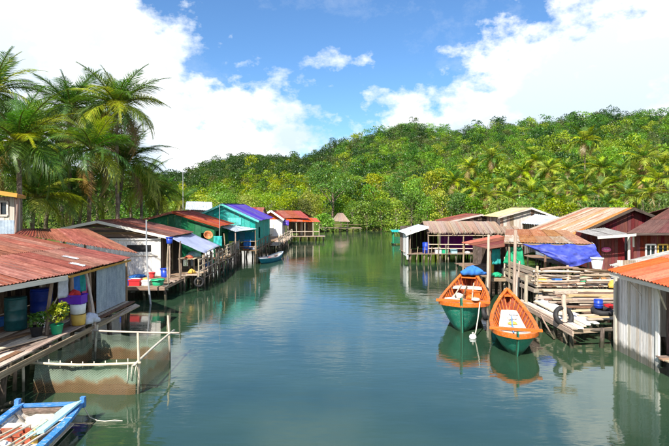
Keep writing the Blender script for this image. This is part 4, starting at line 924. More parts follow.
# --- shed with pale roof behind
s = thing('pale_roofed_shed', 'small shed with pale blue white zinc roof behind the teal house', 'shed', (-14, 57, 1))
roof(s, (-15.8, 55, 4.55), (-12.9, 55, 4.4), (-13.9, 59, 5.35), (-16.8, 59, 5.4), WHITEROOF, .9, 1, .18)
board_wall(s, (-15.6, 55.4), (-13.1, 55.4), .5, 4.4, .4, [GREYWOOD, WEATHER]); board_wall(s, (-13.1, 55.4), (-13.8, 58.8), .5, 4.35, .4, [GREYWOOD, WEATHER])
board_wall(s, (-15.6, 55.4), (-16.4, 58.8), .5, 4.4, .5, [GREYWOOD]); board_wall(s, (-16.4, 58.8), (-13.8, 58.8), .5, 5.2, .5, [GREYWOOD])

# --- maroon roofed house between the teal and the white house
s = thing('maroon_roofed_house', 'low pale house with maroon roof showing right of the violet roof', 'house', (-9.5, 63, 0))
roof(s, (-13, 60.5, 3.45), (-8.55, 60.5, 3.45), (-8.7, 64.5, 4.7), (-12, 64.5, 4.75), REDROOF, 1.1, 1, .2); roof(s, (-8.6, 68.5, 3.5), (-13, 68.5, 3.5), (-12, 64.5, 4.75), (-8.7, 64.5, 4.7), REDROOF, 1.1, 1, .2)
board_wall(s, (-12.6, 61), (-8.85, 61), .8, 3.45, .6, WHITEPAINT, holes=((3.1, 3.8, .8, 2.6),)); board_wall(s, (-8.85, 61), (-8.9, 68), .8, lambda u: 3.4+1.1*(1-abs(u-3.5)/3.5), .6, WHITEPAINT, holes=((1.2, 2.2, .8, 2.6),)); board_wall(s, (-12.6, 68), (-8.9, 68), .8, 3.4, .7, WHITEPAINT)
stilts(s, gridpts(-11.5, -7.4, 4, 61.2, 67.8, 4), .85, .09); deck(s, (-9.2, 60.4, .8), (2.5, 0, 0), (0, 9, 0), .4, [WEATHER, BROWNWOOD])
stilts(s, [(-6.7, y) for y in (60.6, 63, 66, 69)], .85, .09)
# --- white gabled house
s = thing('white_house', 'white gabled house with orange gable panel and white fascia', 'house', (-8.5, 70, 0))
gable_roof(s, -10.2, 3.3, -6.85, 3.1, -8.5, 4.2, 69.5, 75, REDROOF, REDROOF, 1.1, 1, .2)
for a, b in (((-10.3, 69.42, 3.22), (-8.5, 69.42, 4.2)), ((-6.75, 69.42, 3.0), (-8.5, 69.42, 4.2))): plank(s, a, b, .24, .06, WHITE, up=(0, -1, 0), name='fascia_board')
g = gabletop(-9.95, -10.2, 3.3, -8.5, 4.2, -6.85, 3.1)
board_wall(s, (-9.95, 70), (-7.05, 70), .62, 3.05, .6, WHITEPAINT, holes=((.15, .6, 1.2, 2.2),)); board_wall(s, (-9.95, 69.98), (-7.05, 69.98), 3.07, g, .5, ORANGEROOF, name='gable_panel')
board_wall(s, (-7.05, 70), (-7.05, 75), .62, 3.05, .6, WHITEPAINT); board_wall(s, (-9.95, 75), (-7.05, 75), .62, 3.1, .7, WHITEPAINT); board_wall(s, (-9.95, 75), (-9.95, 70), .62, 3.1, .7, WHITEPAINT)
part('door', box_mesh('door', (-8.9, 69.9, .62), (-8.2, 69.96, 2.5), CREAM), s); part('window_dark_panel', box_mesh('window_dark_panel', (-9.8, 70.05, 1.2), (-9.3, 70.1, 2.2), BLACKIN), s)  # panel in the window hole paints the unlit room near-black
stilts(s, gridpts(-9.8, -7.1, 3, 70.1, 74.8, 3), .65, .09); deck(s, (-10, 68.6, .6), (3.8, 0, 0), (0, 1.4, 0), .3, [WEATHER]); stilts(s, [(x, 68.7) for x in (-9.8, -8.6, -7.4, -6.3)], .6, .08)
# --- porch house
s = thing('porch_house', 'low house with maroon roof and long orange porch awning', 'house', (-4.8, 75, 0))
roof(s, (-7.0, 72.6, 3.2), (-3.4, 72.6, 3.15), (-5.0, 76.4, 4.15), (-8.6, 76.4, 4.2), REDROOF, 1.1, 1, .2); roof(s, (-3.4, 80, 3.2), (-8, 80, 3.2), (-8.6, 76.4, 4.2), (-5, 76.4, 4.15), REDROOF, 1.1, 1, .2)
roof(s, (-6.7, 71.2, 2.75), (-1.9, 72.6, 2.62), (-2.6, 75, 3.12), (-6.7, 73.2, 3.22), ORANGEROOF, .9, 1, .2, name='awning_sheet')
board_wall(s, (-6.9, 74.6), (-3.2, 74.6), .65, 3.1, .35, [GREYWOOD, WEATHER, BROWNWOOD], holes=((.8, 1.6, .6, 2.5), (2.3, 3.1, 1.4, 2.4))); board_wall(s, (-3.2, 74.6), (-3.2, 79.5), .65, 3.1, .4, [GREYWOOD, WEATHER]); board_wall(s, (-6.9, 79.5), (-3.2, 79.5), .65, 3.1, .4, [DARKWOOD])
for x, y in ((-6.5, 71.4), (-5.3, 71.8), (-4.1, 72.1), (-3.0, 72.4), (-2.1, 72.8)): pole(s, (x, y, -1), (x, y, 2.75), .06, DRIFT, 'post')
deck(s, (-7, 71.2, .62), (5.6, .6, 0), (0, 3.6, 0), .3, [WEATHER, DRIFT]); stilts(s, gridpts(-6.8, -1.6, 6, 71.5, 75, 3), .62, .08)
pole(s, (-6.5, 71.3, 1.35), (-2.1, 72.8, 1.3), .035, DRIFT, 'rail')
s = thing('sign_board', 'violet blue sign board with white lettering on the porch corner', 'sign', (-7, 71.1, .6))
part('board', box_mesh('board', (-7.9, 71.0, 2.22), (-6.25, 71.06, 2.9), SIGNBLUE), s)
for x in (-7.8, -6.35): pole(s, (x, 71.1, -.8), (x, 71.1, 2.3), .05, DRIFT, 'post')
lathe('emblem', [(.01, 0), (.16, 0), (.16, .012), (.01, .012)], WHITE, 16, Matrix.Translation((-7.66, 71.0, 2.56)) @ Matrix.Rotation(R(90), 4, 'X'), s)
for k, (x, z, wd) in enumerate([(-7.4, 2.66, .14), (-7.22, 2.66, .12), (-7.06, 2.66, .15), (-6.86, 2.66, .12), (-6.7, 2.66, .14), (-6.52, 2.66, .12), (-7.38, 2.4, .1), (-7.24, 2.4, .12), (-7.08, 2.4, .1), (-6.94, 2.4, .12), (-6.78, 2.4, .1), (-6.62, 2.4, .12)]):
    h = .15 if z > 2.5 else .1; tube('letter_stroke', [(x, 70.99, z), (x+wd*.25, 70.99, z+h), (x+wd*.55, 70.99, z+h*.3), (x+wd*.85, 70.99, z+h)], .017, WHITE, s, 5)
# --- walkway linking the houses
s = thing('boardwalk', 'low plank boardwalk on crossed stilts from the teal to the white house', 'boardwalk', (-6.4, 58, 0))
deck(s, (-6.7, 53, .85), (1.0, 0, 0), (.1, 16, 0), .35, [WEATHER, DRIFT], jit=.15); stilts(s, [(x, y) for y in np.arange(53.3, 69, 1.9) for x in (-6.6, -5.7)], .9, .08)
rails(s, [(-5.65, 53), (-5.6, 69)], .85, [1.35, 1.75], .04, DRIFT, 2)
for y in np.arange(53.3, 68, 3.8): pole(s, (-5.68, y, .0), (-5.66, y+1.9, .85), .04, WEATHER, 'brace'); pole(s, (-5.7, y, .85), (-5.68, y+1.9, .0), .04, WEATHER, 'brace')
# --- far hut
s = thing('far_hut', 'tiny thatched open hut on the bank at the creek end', 'hut', (1.1, 98, 0))
roof(s, (-.6, 96, 2.0), (2.9, 96, 1.9), (1.6, 98, 3.5), (.6, 98, 3.5), THATCH, .6, 1, .12, .02, name='thatch'); roof(s, (2.9, 100, 1.9), (-.6, 100, 2.0), (.6, 98, 3.5), (1.6, 98, 3.5), THATCH, .6, 1, .12, .02, name='thatch')
for x in (-.2, 1.2, 2.5):
    for y in (96.3, 99.6): pole(s, (x, y, -1), (x, y, 2.1), .07, PILE, 'post')
deck(s, (-3, 95.6, .7), (8, 0, 0), (0, 4, 0), .4, [WEATHER, DARKWOOD]); stilts(s, gridpts(-2.8, 4.8, 7, 95.8, 99, 2), .7, .08)
pole(s, (-3, 95.7, 1.4), (5, 95.7, 1.4), .04, WEATHER, 'rail')

# ================= right bank
# --- thatched shed
s = thing('thatched_shed', 'long open shed with brown thatched roof edge and white left lean-to', 'shed', (11, 46, 0))
TZ = .8
def thatch_strip(root, A, B, Cc, D, n, mat):
    A, B, Cc, D = map(V, (A, B, Cc, D))
    for i in range(n):
        u0, u1 = i/n, (i+1)/n; q = V((0, 0, rnd(-.02, .03)))
        a, b, c, d = A.lerp(B, u0)+q+V((0, 0, rnd(-.1, .02))), A.lerp(B, u1)+q+V((0, 0, rnd(-.1, .02))), D.lerp(Cc, u1)+q, D.lerp(Cc, u0)+q
        v = []; uv = []; nf = 7
        for k in range(nf+1):
            t = k/nf; v.append(a.lerp(b, t)+V((0, rnd(-.05, .05), rnd(-.13, .03)))); uv.append((0, t))
        for k in range(nf+1): t = k/nf; v.append(d.lerp(c, t)); uv.append((2, t))
        m = len(v); v += [p-V((0, -.03, .09)) for p in v]; uv += uv; f = []
        for k in range(nf): f += [(k, k+1, k+nf+2, k+nf+1), (m+k+nf+1, m+k+nf+2, m+k+1, m+k), (k+1, k, m+k, m+k+1), (k+nf+1, k+nf+2, m+k+nf+2, m+k+nf+1)]
        f += [(0, nf+1, m+nf+1, m), (nf, m+nf, m+2*nf+1, 2*nf+1)]
        part('thatch', mesh('thatch', v, f, mat, uv), root)
thatch_strip(s, (8.0, 44.8, 2.72), (16.2, 44.8, 2.66), (16.2, 47.2, 3.5), (8.0, 47.2, 3.55), 34, THATCH)
roof(s, (16.2, 50.5, 2.9), (8.0, 50.5, 2.9), (8, 47.2, 3.5), (16.2, 47.2, 3.45), [RUST, BROWNROOF], 1, 1, .2)
roof(s, (6.1, 44.7, 2.5), (6.1, 50, 2.5), (8.05, 50, 3.15), (8.05, 44.7, 3.15), WHITEROOF, .9, 1, .2)
plank(s, (6.1, 44.65, 2.45), (8.1, 44.65, 3.12), .22, .03, WHITEWOOD, up=(0, -1, 0), name='fascia_board')
board_wall(s, (6.3, 44.9), (6.3, 47.5), .5, 2.4, .4, WHITEPAINT); plank(s, (6.28, 44.8, .3), (6.28, 44.8, 2.45), .16, .05, WHITEWOOD, up=(0, -1, 0), name='corner_post')
board_wall(s, (9.9, 48.4), (12.9, 48.4), TZ, 3.0, .4, PURPLEWALL); board_wall(s, (12.9, 48.4), (16, 48.4), TZ, 3.0, .35, [DARKWOOD, BROWNWOOD]); board_wall(s, (6.3, 50), (9.9, 50), TZ, 3, .4, [DARKWOOD])
board_wall(s, (6.3, 50), (6.3, 47.5), TZ, 2.5, .4, [DARKWOOD, WEATHER]); board_wall(s, (16, 45), (16, 48.4), TZ, 2.9, .4, [DARKWOOD])
for x in (6.6, 8.1, 9.9, 11.2, 12.9, 14.4, 16): pole(s, (x, 45, -1), (x, 45, 2.8), .075, WEATHER, 'post')
deck(s, (6.3, 44.7, TZ-.03), (9.8, 0, 0), (0, 5.2, 0), .3, [WEATHER, BROWNWOOD]); stilts(s, gridpts(6.4, 15.9, 8, 44.9, 49.5, 3), TZ, .08)
for z in (1.25, 1.6, 2.35): pole(s, (8.1, 44.92, z), (15.6, 44.92, z-.03), .035, DRIFT, 'rail')
for x in np.arange(6.5, 10, .6): pole(s, (x, 44.8, -.8), (x+.1, 44.8, 1.5+rnd(-.3, .2)), .05, WEATHER, 'fender_post')
barrel('blue barrel at the left end of the thatched shed', 8.0, 45.4, TZ, BARRELBLUE, .33, .9); crate('white box on the thatched shed deck', 9.0, 45.2, TZ, WHITE, .5, .4, .45); crate('green box beside the white one on the thatched shed deck', 9.55, 45.2, TZ, GREENPLASTIC, .45, .4, .4); crate('pale blue box on the thatched shed deck, right of the green one', 10.4, 45.3, TZ, BOATCYAN, .5, .4, .3)
# --- small rusty gable behind the thatch
s = thing('rusty_gable_house', 'small dark house with rusty gable roof behind the thatched shed', 'house', (13.5, 53, 0))
gable_roof(s, 10.8, 3.35, 16.4, 3.4, 14.3, 4.1, 50.6, 56.5, [RUST, RUST, GREYROOF], [RUST, GREYROOF], 1, 1, .2, GREYWOOD)
board_wall(s, (11.2, 51), (16.1, 51), .8, gabletop(11.2, 10.8, 3.35, 14.3, 4.1, 16.4, 3.4), .4, [DARKWOOD, WEATHER]); board_wall(s, (11.2, 56), (11.2, 51), .8, 3.4, .4, [DARKWOOD, WEATHER]); board_wall(s, (11.2, 56), (16.1, 56), .8, 3.4, .5, [DARKWOOD]); board_wall(s, (16.1, 51), (16.1, 56), .8, 3.4, .5, [DARKWOOD]); stilts(s, gridpts(11.3, 16, 3, 51.2, 55.8, 3), .85, .09)
# --- yellow roofed house
s = thing('yellow_roofed_house', 'grey board house with yellowed sheet roof on its left slope', 'house', (17, 47, 0))
gable_roof(s, 14.4, 3.95, 20.2, 3.7, 17.35, 4.78, 45.8, 50.5, YELLOWROOF, GREYROOF, 1, 1, .18, GREYWOOD)
board_wall(s, (14.7, 46.2), (19.9, 46.2), .8, gabletop(14.7, 14.4, 3.95, 17.35, 4.78, 20.2, 3.7), .3, [GREYWOOD, WEATHER]); board_wall(s, (14.7, 50.2), (14.7, 46.2), .8, 3.9, .35, [GREYWOOD, WEATHER]); board_wall(s, (14.7, 50.2), (19.9, 50.2), .8, 3.8, .5, [GREYWOOD]); board_wall(s, (19.9, 46.2), (19.9, 50.2), .8, 3.7, .5, [GREYWOOD]); stilts(s, gridpts(14.8, 19.8, 3, 46.4, 50, 3), .85, .09)
# --- pale lean-to
s = thing('zinc_leanto', 'open lean-to with pale blue white zinc roof before the yellow roofed house', 'lean-to', (17, 42, 0))
roof(s, (14.9, 41.6, 3.55), (16.9, 40.6, 3.4), (19.2, 43.6, 3.95), (17.6, 45.6, 4.2), WHITEROOF, .9, 1, .18)
for x, y, z in ((15.1, 41.7, 3.55), (16.8, 40.9, 3.4), (18.9, 43.5, 3.9), (17.5, 45.2, 4.1)): pole(s, (x, y, -.8), (x, y, z), .07, WEATHER, 'post')
board_wall(s, (15.2, 42), (17.2, 44.8), 1, 3.5, .3, [GREYWOOD, WEATHER])
# --- striped roof house
s = thing('striped_roof_house', 'maroon board house with large striped pale and orange rust roof', 'house', (18, 36, 0))
roof(s, (15.25, 33.2, 3.05), (15.0, 40.6, 3.05), (19.6, 40.6, 4.8), (19.1, 33.2, 4.82), [RUSTHOT, STRIPE, RUSTHOT, STRIPE, STRIPE], .75, 1, .16); roof(s, (20.9, 40.6, 4.1), (20.9, 33.2, 4.1), (19.1, 33.2, 4.82), (19.6, 40.6, 4.8), RUST, .9, 1, .16)
plank(s, (15.25, 33.15, 3.0), (19.1, 33.15, 4.76), .18, .03, DARKWOOD, up=(0, -1, 0), name='fascia_board'); plank(s, (20.9, 33.15, 4.05), (19.1, 33.15, 4.76), .18, .03, DARKWOOD, up=(0, -1, 0), name='fascia_board')
board_wall(s, (15.6, 33.6), (20.6, 33.6), 1.2, gabletop(15.6, 15.25, 3.05, 19.1, 4.82, 20.9, 4.1), .24, MAROON); board_wall(s, (15.55, 40.2), (15.6, 33.6), 1.2, 3.1, .4, [BLUEPAINT, BLUEGREY, BLUEPAINT]); board_wall(s, (15.6, 40.2), (20.6, 40.2), 1.2, 3.2, .5, MAROON); board_wall(s, (20.6, 33.6), (20.6, 40.2), 1.2, 4.1, .5, MAROON)
part('door', box_mesh('door', (15.75, 33.5, 1.25), (16.5, 33.56, 2.9), BLUEPAINT), s); stilts(s, gridpts(15.7, 20.5, 4, 33.8, 40, 4), 1.25, .09); deck(s, (14.4, 32.8, 1.16), (3, 0, 0), (0, 7, 0), .3, [WEATHER, BROWNWOOD])
# --- brown house right
s = thing('maroon_board_house', 'maroon board house with plain maroon roof at the right picture edge', 'house', (18.5, 31, 0))
roof(s, (16.4, 29.2, 3.42), (25, 29.2, 3.42), (26, 34, 4.95), (22.2, 34, 4.95), BROWNROOF, .9, 2, .14); roof(s, (25, 38, 3.6), (20, 38, 3.6), (22.2, 34, 4.95), (26, 34, 4.95), BROWNROOF, 1, 1, .14)
roof(s, (14.75, 29.2, 3.22), (16.6, 29.2, 3.36), (16.6, 32, 3.6), (14.75, 32, 3.4), GREYROOF, .9, 1, .14)
plank(s, (14.75, 29.15, 3.17), (16.9, 29.15, 3.33), .14, .03, CREAM, up=(0, -1, 0), name='fascia_board'); plank(s, (16.4, 29.16, 3.37), (24, 29.16, 3.37), .13, .03, DARKWOOD, up=(0, -1, 0), name='fascia_board')
board_wall(s, (15.3, 30.2), (16.85, 30.2), 1.2, 3.25, .2, MAROON); board_wall(s, (17.25, 30), (24, 30), 1.2, 3.4, .2, MAROON, holes=((.7, 1.25, 2.0, 2.72), (1.4, 1.95, 2.0, 2.72), (3.0, 3.6, 2, 2.72)))
part('doorway_dark_panel', box_mesh('doorway_dark_panel', (16.86, 30.4, 1.2), (17.3, 30.45, 3.2), BLACKIN), s)  # panel behind the door gap; interior shade is put into its colour
window(s, (17.95, 30), (1, 0), .55, 2.0, 2.72, WHITE); window(s, (18.65, 30), (1, 0), .55, 2.0, 2.72, TUBYELLOW); window(s, (20.25, 30), (1, 0), .6, 2.0, 2.72, WHITE)
plank(s, (16.92, 29.9, 1.2), (16.92, 29.9, 3.3), .12, .06, CREAM, up=(0, -1, 0), name='corner_post'); plank(s, (15.3, 30.1, 1.2), (15.3, 30.1, 3.2), .1, .06, MAROON, up=(0, -1, 0), name='corner_post')
plank(s, (17.2, 29.93, 2.58), (17.2, 29.93, 3.3), .1, .05, CREAM, up=(0, -1, 0), name='corner_post')
deck(s, (14.6, 28.6, 1.16), (9, 0, 0), (0, 1.6, 0), .25, [WEATHER, DRIFT]); stilts(s, gridpts(14.8, 23.5, 6, 28.8, 37, 4), 1.2, .09); board_wall(s, (15.3, 33), (15.3, 30.2), 1.2, 3.3, .3, MAROON)
s = thing('oval_sign', 'small pink oval sign hung on the maroon boards', 'sign', (15.7, 30.1, 2.4))
lathe('panel', [(.01, 0), (.27, 0), (.27, .03), (.01, .03)], PINK, 24, Matrix.Translation((15.72, 30.1, 2.42)) @ Matrix.Rotation(R(90), 4, 'X') @ Matrix.Diagonal((1, .55, 1, 1)), s)
tube('lettering', [(15.56, 30.06, 2.4), (15.62, 30.06, 2.47), (15.68, 30.06, 2.39), (15.74, 30.06, 2.47), (15.8, 30.06, 2.39), (15.88, 30.06, 2.45)], .015, WHITE, s, 5)

# --- near shack right
s = thing('board_shack', 'weathered grey board shack with orange red roof at the water, nearest on right', 'shack', (10.8, 16, 0))
roof(s, (9.0, 12.4, 2.78), (9.08, 17.4, 2.82), (13, 17.4, 3.75), (13, 12.4, 3.75), ORANGEROOF, .8, 2, .16, .026)
roof(s, (9.75, 17.3, 2.86), (9.75, 18.5, 2.86), (12.6, 18.6, 3.52), (12.6, 17.3, 3.5), GREYROOF, .6, 1, .14, .022)
plank(s, (9.1, 12.4, 2.68), (9.16, 17.3, 2.7), .12, .04, CREAM, up=(-1, 0, 0), name='fascia_board')
board_wall(s, (9.72, 17.9), (9.7, 15.6), -.25, 2.92, .17, [WHITEWOOD, GREYWOOD, WHITEWOOD], gap=.02, ragged=.25, th=.03); board_wall(s, (12.8, 17.9), (9.72, 17.9), 0, 3.1, .2, [GREYWOOD, WEATHER])
plank(s, (9.66, 15.55, -.5), (9.66, 15.55, 2.85), .14, .06, WHITEWOOD, up=(-1, 0, 0), name='corner_post'); plank(s, (9.68, 17.92, -.6), (9.68, 17.92, 2.9), .12, .06, GREYWOOD, up=(-1, 0, 0), name='corner_post')
board_wall(s, (9.9, 15.5), (12.8, 15.4), .55, 3.0, .2, [WEATHER, DARKWOOD, BROWNWOOD]); deck(s, (9.6, 13.4, .5), (3.2, 0, 0), (0, 2.1, 0), .22, [WEATHER, DRIFT, RAWPLANK]); stilts(s, gridpts(9.8, 12.6, 3, 13.6, 17.7, 4), .5, .09)
pole(s, (9.4, 15.2, 2.7), (9.85, 15.45, 1.9), .03, BAMBOO, 'brace'); pole(s, (9.25, 16.6, 2.7), (9.3, 15.75, 2.25), .025, BAMBOO, 'hook_pole')
plank(s, (9.7, 14.6, .75), (11, 14.5, .8), .2, .05, RAWPLANK, name='step_board')
heap('yellow_bag', 'yellow bag on the ledge at the right picture edge', 'bag', (9.95, 14.95, .53), .2, .35, TUBYELLOW, 6)

# --- upper dock with log fence
s = thing('log_dock', 'raised dock with stacked log fence under the blue tarp', 'dock', (11.5, 26, 0))
UZ = 1.2
deck(s, (9.4, 24.4, UZ-.03), (0, 4.2, 0), (5.2, 0, 0), .24, [WEATHER, DRIFT, BROWNWOOD], jit=.15); stilts(s, gridpts(9.5, 14.4, 6, 24.5, 28.4, 4), UZ, .085)
for k in range(9):
    z = UZ+.06+k*.09; pole(s, (9.5+rnd(-.3, .3), 24.42+rnd(-.06, .06), z+rnd(-.04, .04)), (11.7+rnd(-.6, .6), 24.5+rnd(-.06, .06), z+rnd(-.06, .06)), rnd(.04, .07), random.choice([DRIFT, DRIFT, WEATHER]), 'fence_log'); pole(s, (11.6+rnd(-.5, .3), 24.4+rnd(-.06, .06), z+.02), (14.0+rnd(-.5, .3), 24.7, z+rnd(-.08, .08)), rnd(.04, .07), random.choice([DRIFT, BROWNWOOD, WEATHER]), 'fence_log')
for k in range(4): pole(s, (9.6+rnd(-.1, .3), 24.28, .62+k*.13), (13.6+rnd(-.5, .4), 24.3, .6+k*.13+rnd(-.06, .06)), .05, random.choice([DRIFT, WEATHER]), 'fence_log')
for k in range(4):
    z = UZ+.14+k*.2; plank(s, (9.42, 24.3-rnd(0, .1), z), (9.35, 28.6, z+rnd(-.03, .03)), .15, .05, DRIFT, up=(1, 0, 0), name='fence_board')
for x, y in ((9.5, 24.35), (9.4, 26.4), (9.35, 28.5), (11, 24.55), (12.6, 24.6), (14, 24.75)): pole(s, (x, y, -1), (x, y, UZ+.95), .075, DRIFT, 'fence_post')
plank(s, (9.3, 24.3, 1.0), (14.3, 24.3, .98), .18, .06, DRIFT, up=(0, -1, 0), name='edge_beam'); plank(s, (9.33, 24.3, 1.0), (9.28, 28.6, 1.0), .18, .05, DRIFT, up=(1, 0, 0), name='edge_beam')
# --- landing stage and lumber
s = thing('landing_stage', 'low landing stage of loose bleached planks with a lashed post', 'landing stage', (10, 21, 0))
LZ = .72
for i, x in enumerate(np.linspace(8.3, 9.5, 6)): plank(s, (x+rnd(-.05, .05), 17.9+i*.22+rnd(-.3, .3), LZ+rnd(0, .03)), (x+rnd(-.15, .1), 23.2+rnd(-.3, .3), LZ+rnd(0, .04)), .2, .045, random.choice([DRIFT, WHITEWOOD, DRIFT]), name='deck_plank')
for i in range(13): y = 19.2+i*.38; plank(s, (9.3+rnd(-.3, .5), y+rnd(-.15, .15), LZ+.05+rnd(0, .04)), (12.4+rnd(-.4, .9), y+rnd(-.45, .3), LZ+.05+rnd(0, .07)), .19, .045, random.choice([DRIFT, WEATHER, RAWPLANK, BROWNWOOD, DRIFT]), name='deck_plank')
for y in (18.2, 19.6, 21, 22.6): pole(s, (8.15, y, LZ-.09), (13, y+.1, LZ-.09), .07, PILE, 'joist')
plank(s, (8.12, 17.7, LZ-.1), (8.2, 23.6, LZ-.1), .18, .05, DRIFT, up=(1, 0, 0), name='edge_beam'); plank(s, (8.2, 18.05, LZ-.12), (12.8, 18.9, LZ-.1), .14, .05, WEATHER, up=(0, -1, 0), name='edge_beam')
stilts(s, gridpts(8.25, 12.6, 5, 18.1, 23.3, 5), LZ, .085); stilts(s, [(8.35, 22.6), (8.3, 23.6)], 1.95, .08, mat=DRIFT)
pole(s, (8.42, 19.0, -1), (8.36, 19.02, 1.78), .105, DRIFT, 'mooring_post'); plank(s, (8.05, 19.05, 1.8), (8.85, 18.98, 1.84), .2, .09, DRIFT, name='post_cap')
for k in range(3): pole(s, (8.12, 19.2+k*1.5, .05), (8.14, 20.5+k*1.5, .66), .035, WEATHER, 'brace')
g = 'lumber lying on the landing stage'
for i in range(14):
    y = 21.7+(i % 7)*.4; z = LZ+.14+(i//7)*.1+(i % 3)*.03; x0 = 9.9+rnd(-.4, 1.0)
    tag(plank(None, (x0, y+rnd(-.1, .1), z), (x0+rnd(2.2, 3.6), y+rnd(-.5, .3), z+rnd(-.02, .05)), rnd(.14, .24), .05, random.choice([RAWPLANK, DRIFT, BROWNWOOD, WEATHER]), name='loose_board'), 'loose board in the lumber pile between landing and log fence', 'board', g)
tag(plank(None, (10.0, 22.3, 1.13), (13.6, 22.1, 1.16), .24, .07, RAWPLANK, name='loose_board'), 'long fresh brown board lying uppermost on the lumber', 'board', g)
def tyre(label, c, r, rot, t=.1):
    v = []; f = []; n, k = 26, 10
    for i in range(n):
        a = 2*math.pi*i/n
        for j in range(k): b = 2*math.pi*j/k; q = r+t*math.cos(b)*.85; v.append((q*math.cos(a), q*math.sin(a), t*1.1*math.sin(b)))
    for i in range(n):
        for j in range(k): f.append((i*k+j, ((i+1) % n)*k+j, ((i+1) % n)*k+(j+1) % k, i*k+(j+1) % k))
    return tag(part('tyre', mesh('tyre', v, f, RUBBER, None, True), None, Matrix.Translation(c) @ rot), label, 'tyre')
tyre('black tyre hung round the mooring post of the landing stage', (8.33, 18.92, .95), .3, Matrix.Rotation(R(66), 4, 'X') @ Matrix.Rotation(R(8), 4, 'Y'))
tyre('dark tyre lying under the blue drum on the landing', (10.35, 20.1, .9), .33, Matrix.Rotation(R(8), 4, 'X'))
tyre('small tyre hung on the left jetty below the trestle table', (-7.82, 30.0, .55), .24, Matrix.Rotation(R(80), 4, 'X') @ Matrix.Rotation(R(30), 4, 'Y'), .07)
barrel('small bright blue drum lying on the landing planks', 10.3, 20.3, .98, BARRELBLUE, .17, .3); crate('small red and white box beside the blue drum', 10.75, 20.3, .95, REDPLASTIC, .3, .22, .16, .4)
bucket('white plastic tub standing on the log fence end', 12.5, 24.75, 1.98, WHITE, WHITE, .27, .5, 'white_container', 'tub')
heap('tan_sack', 'tan sack lying at the right end of the log fence', 'sack', (12.9, 24.0, 1.2), .26, .35, TUBYELLOW, 12)
plank(thing('fence_plank_pile', 'pale boards piled at the foot of the log fence', 'boards', (11, 24, .9)), (9.6, 24.0, 1.06), (13.2, 23.8, 1.08), .3, .06, DRIFT)

# --- awnings and tarp
s = thing('orange_awning', 'flat orange rusted sheet awning over the blue tarp', 'awning', (12, 30, 0))
roof(s, (9.0, 27.6, 3.05), (13.1, 26.4, 3.02), (15.6, 35, 3.3), (12, 36.4, 3.3), [RUSTHOT, RUSTHOT, STRIPE], .8, 2, .15)
for x, y in ((9.3, 27.7), (13, 26.6), (11, 27.1), (15.2, 34.6), (12.2, 36)): pole(s, (x, y, -.9), (x, y, 3.05), .07, WEATHER, 'post')
pole(s, (9.0, 27.62, 2.98), (13.1, 26.45, 2.95), .05, WEATHER, 'edge_pole')
s = thing('red_awning', 'low faded red sheet awning behind the big boat', 'awning', (9.2, 30, 0))
roof(s, (7.7, 31.5, 2.72), (8.2, 27.6, 2.66), (10.7, 28.8, 2.86), (11.2, 35.5, 2.95), [REDROOF, RUST, ORANGEROOF], .9, 1, .15)
for x, y in ((7.85, 31.4), (8.3, 27.8), (10.5, 28.9), (11, 35)): pole(s, (x, y, -.9), (x, y, 2.7), .065, WEATHER, 'post')
deck(s, (8.2, 28.2, 1.06), (3.6, 0, 0), (0, 7, 0), .26, [WEATHER, DARKWOOD, BROWNWOOD]); stilts(s, gridpts(8.3, 11.7, 4, 28.4, 35, 4), 1.1, .08)
board_wall(s, (9.2, 34.6), (12, 34.6), 1.1, 2.8, .3, [DARKWOOD]); plank(s, (8.2, 28.15, .95), (11.6, 28.15, .95), .16, .05, WEATHER, up=(0, -1, 0), name='edge_beam')
tag(cloth('hanging_cloth', (8.6, 28.4, 2.6), (9.1, 28.5, 2.6), (9.1, 28.5, 1.75), (8.6, 28.4, 1.75), CLOTHTEAL, None, 8, 8, 0, .03, seed=31), 'teal cloth hanging beneath the low red awning', 'cloth')
tag(cloth('hanging_cloth', (9.75, 28.5, 2.7), (10.0, 28.5, 2.7), (10.05, 28.5, 2.05), (9.8, 28.5, 2.05), CLOTHRED, None, 6, 8, 0, .03, seed=32), 'red cloth hanging at the right end of the red awning', 'cloth')
tag(cloth('green_sheet', (9.35, 27.9, 2.75), (9.95, 27.6, 2.8), (10.1, 27.6, 1.75), (9.1, 28.1, 1.85), GREENPLASTIC, None, 8, 8, 0, .05, seed=33), 'bright green plastic sheet left of the blue tarp', 'sheet')
heap('dark_gear', 'dark heap of gear on the deck under the red awning', 'gear', (9.6, 29.6, 1.09), .6, .7, RUBBER, 14); barrel('yellowish drum under the red awning left', 8.75, 29.2, 1.09, TUBYELLOW, .2, .75)
s = thing('blue_tarp', 'large violet blue tarp hanging below the orange awning', 'tarp', (11, 26, 2))
v = []; f = []; nu, nv = 26, 14
top0, top1, bot0, bot1 = V((9.5, 26.35, 3.03)), V((12.95, 25.95, 3.05)), V((11.35, 25.3, 1.98)), V((13.05, 25.4, 2.35))
for j in range(nv+1):
    for i in range(nu+1):
        u, t = i/nu, j/nv; a = top0.lerp(top1, u); e = bot0.lerp(bot1, u**1.4)
        if u < .45: e = top0.lerp(V((11.5, 25.3, 1.96)), (u/.45)**.8)
        else: e = V((11.5, 25.3, 1.96)).lerp(V((13.05, 25.4, 2.4)), ((u-.45)/.55)**1.3)
        p = a.lerp(e, t); p.y += -.3*math.sin(t*math.pi)*math.sin(u*math.pi)+.05*math.sin(u*17+t*6)+.035*math.sin(u*31-t*9)+.03*math.sin(t*19+u*5); p.z += -.08*math.sin(u*math.pi*3)**2*(1-t); v.append(p)
W_ = nu+1; m_ = len(v); v += [p+V((0, .015, 0)) for p in v]
for j in range(nv):
    for i in range(nu): a = j*W_+i; f += [(a, a+1, a+1+W_, a+W_), (a+m_+W_, a+m_+W_+1, a+m_+1, a+m_)]
part('sheet', mesh('sheet', v, f, BLUETARP, None, True), s)
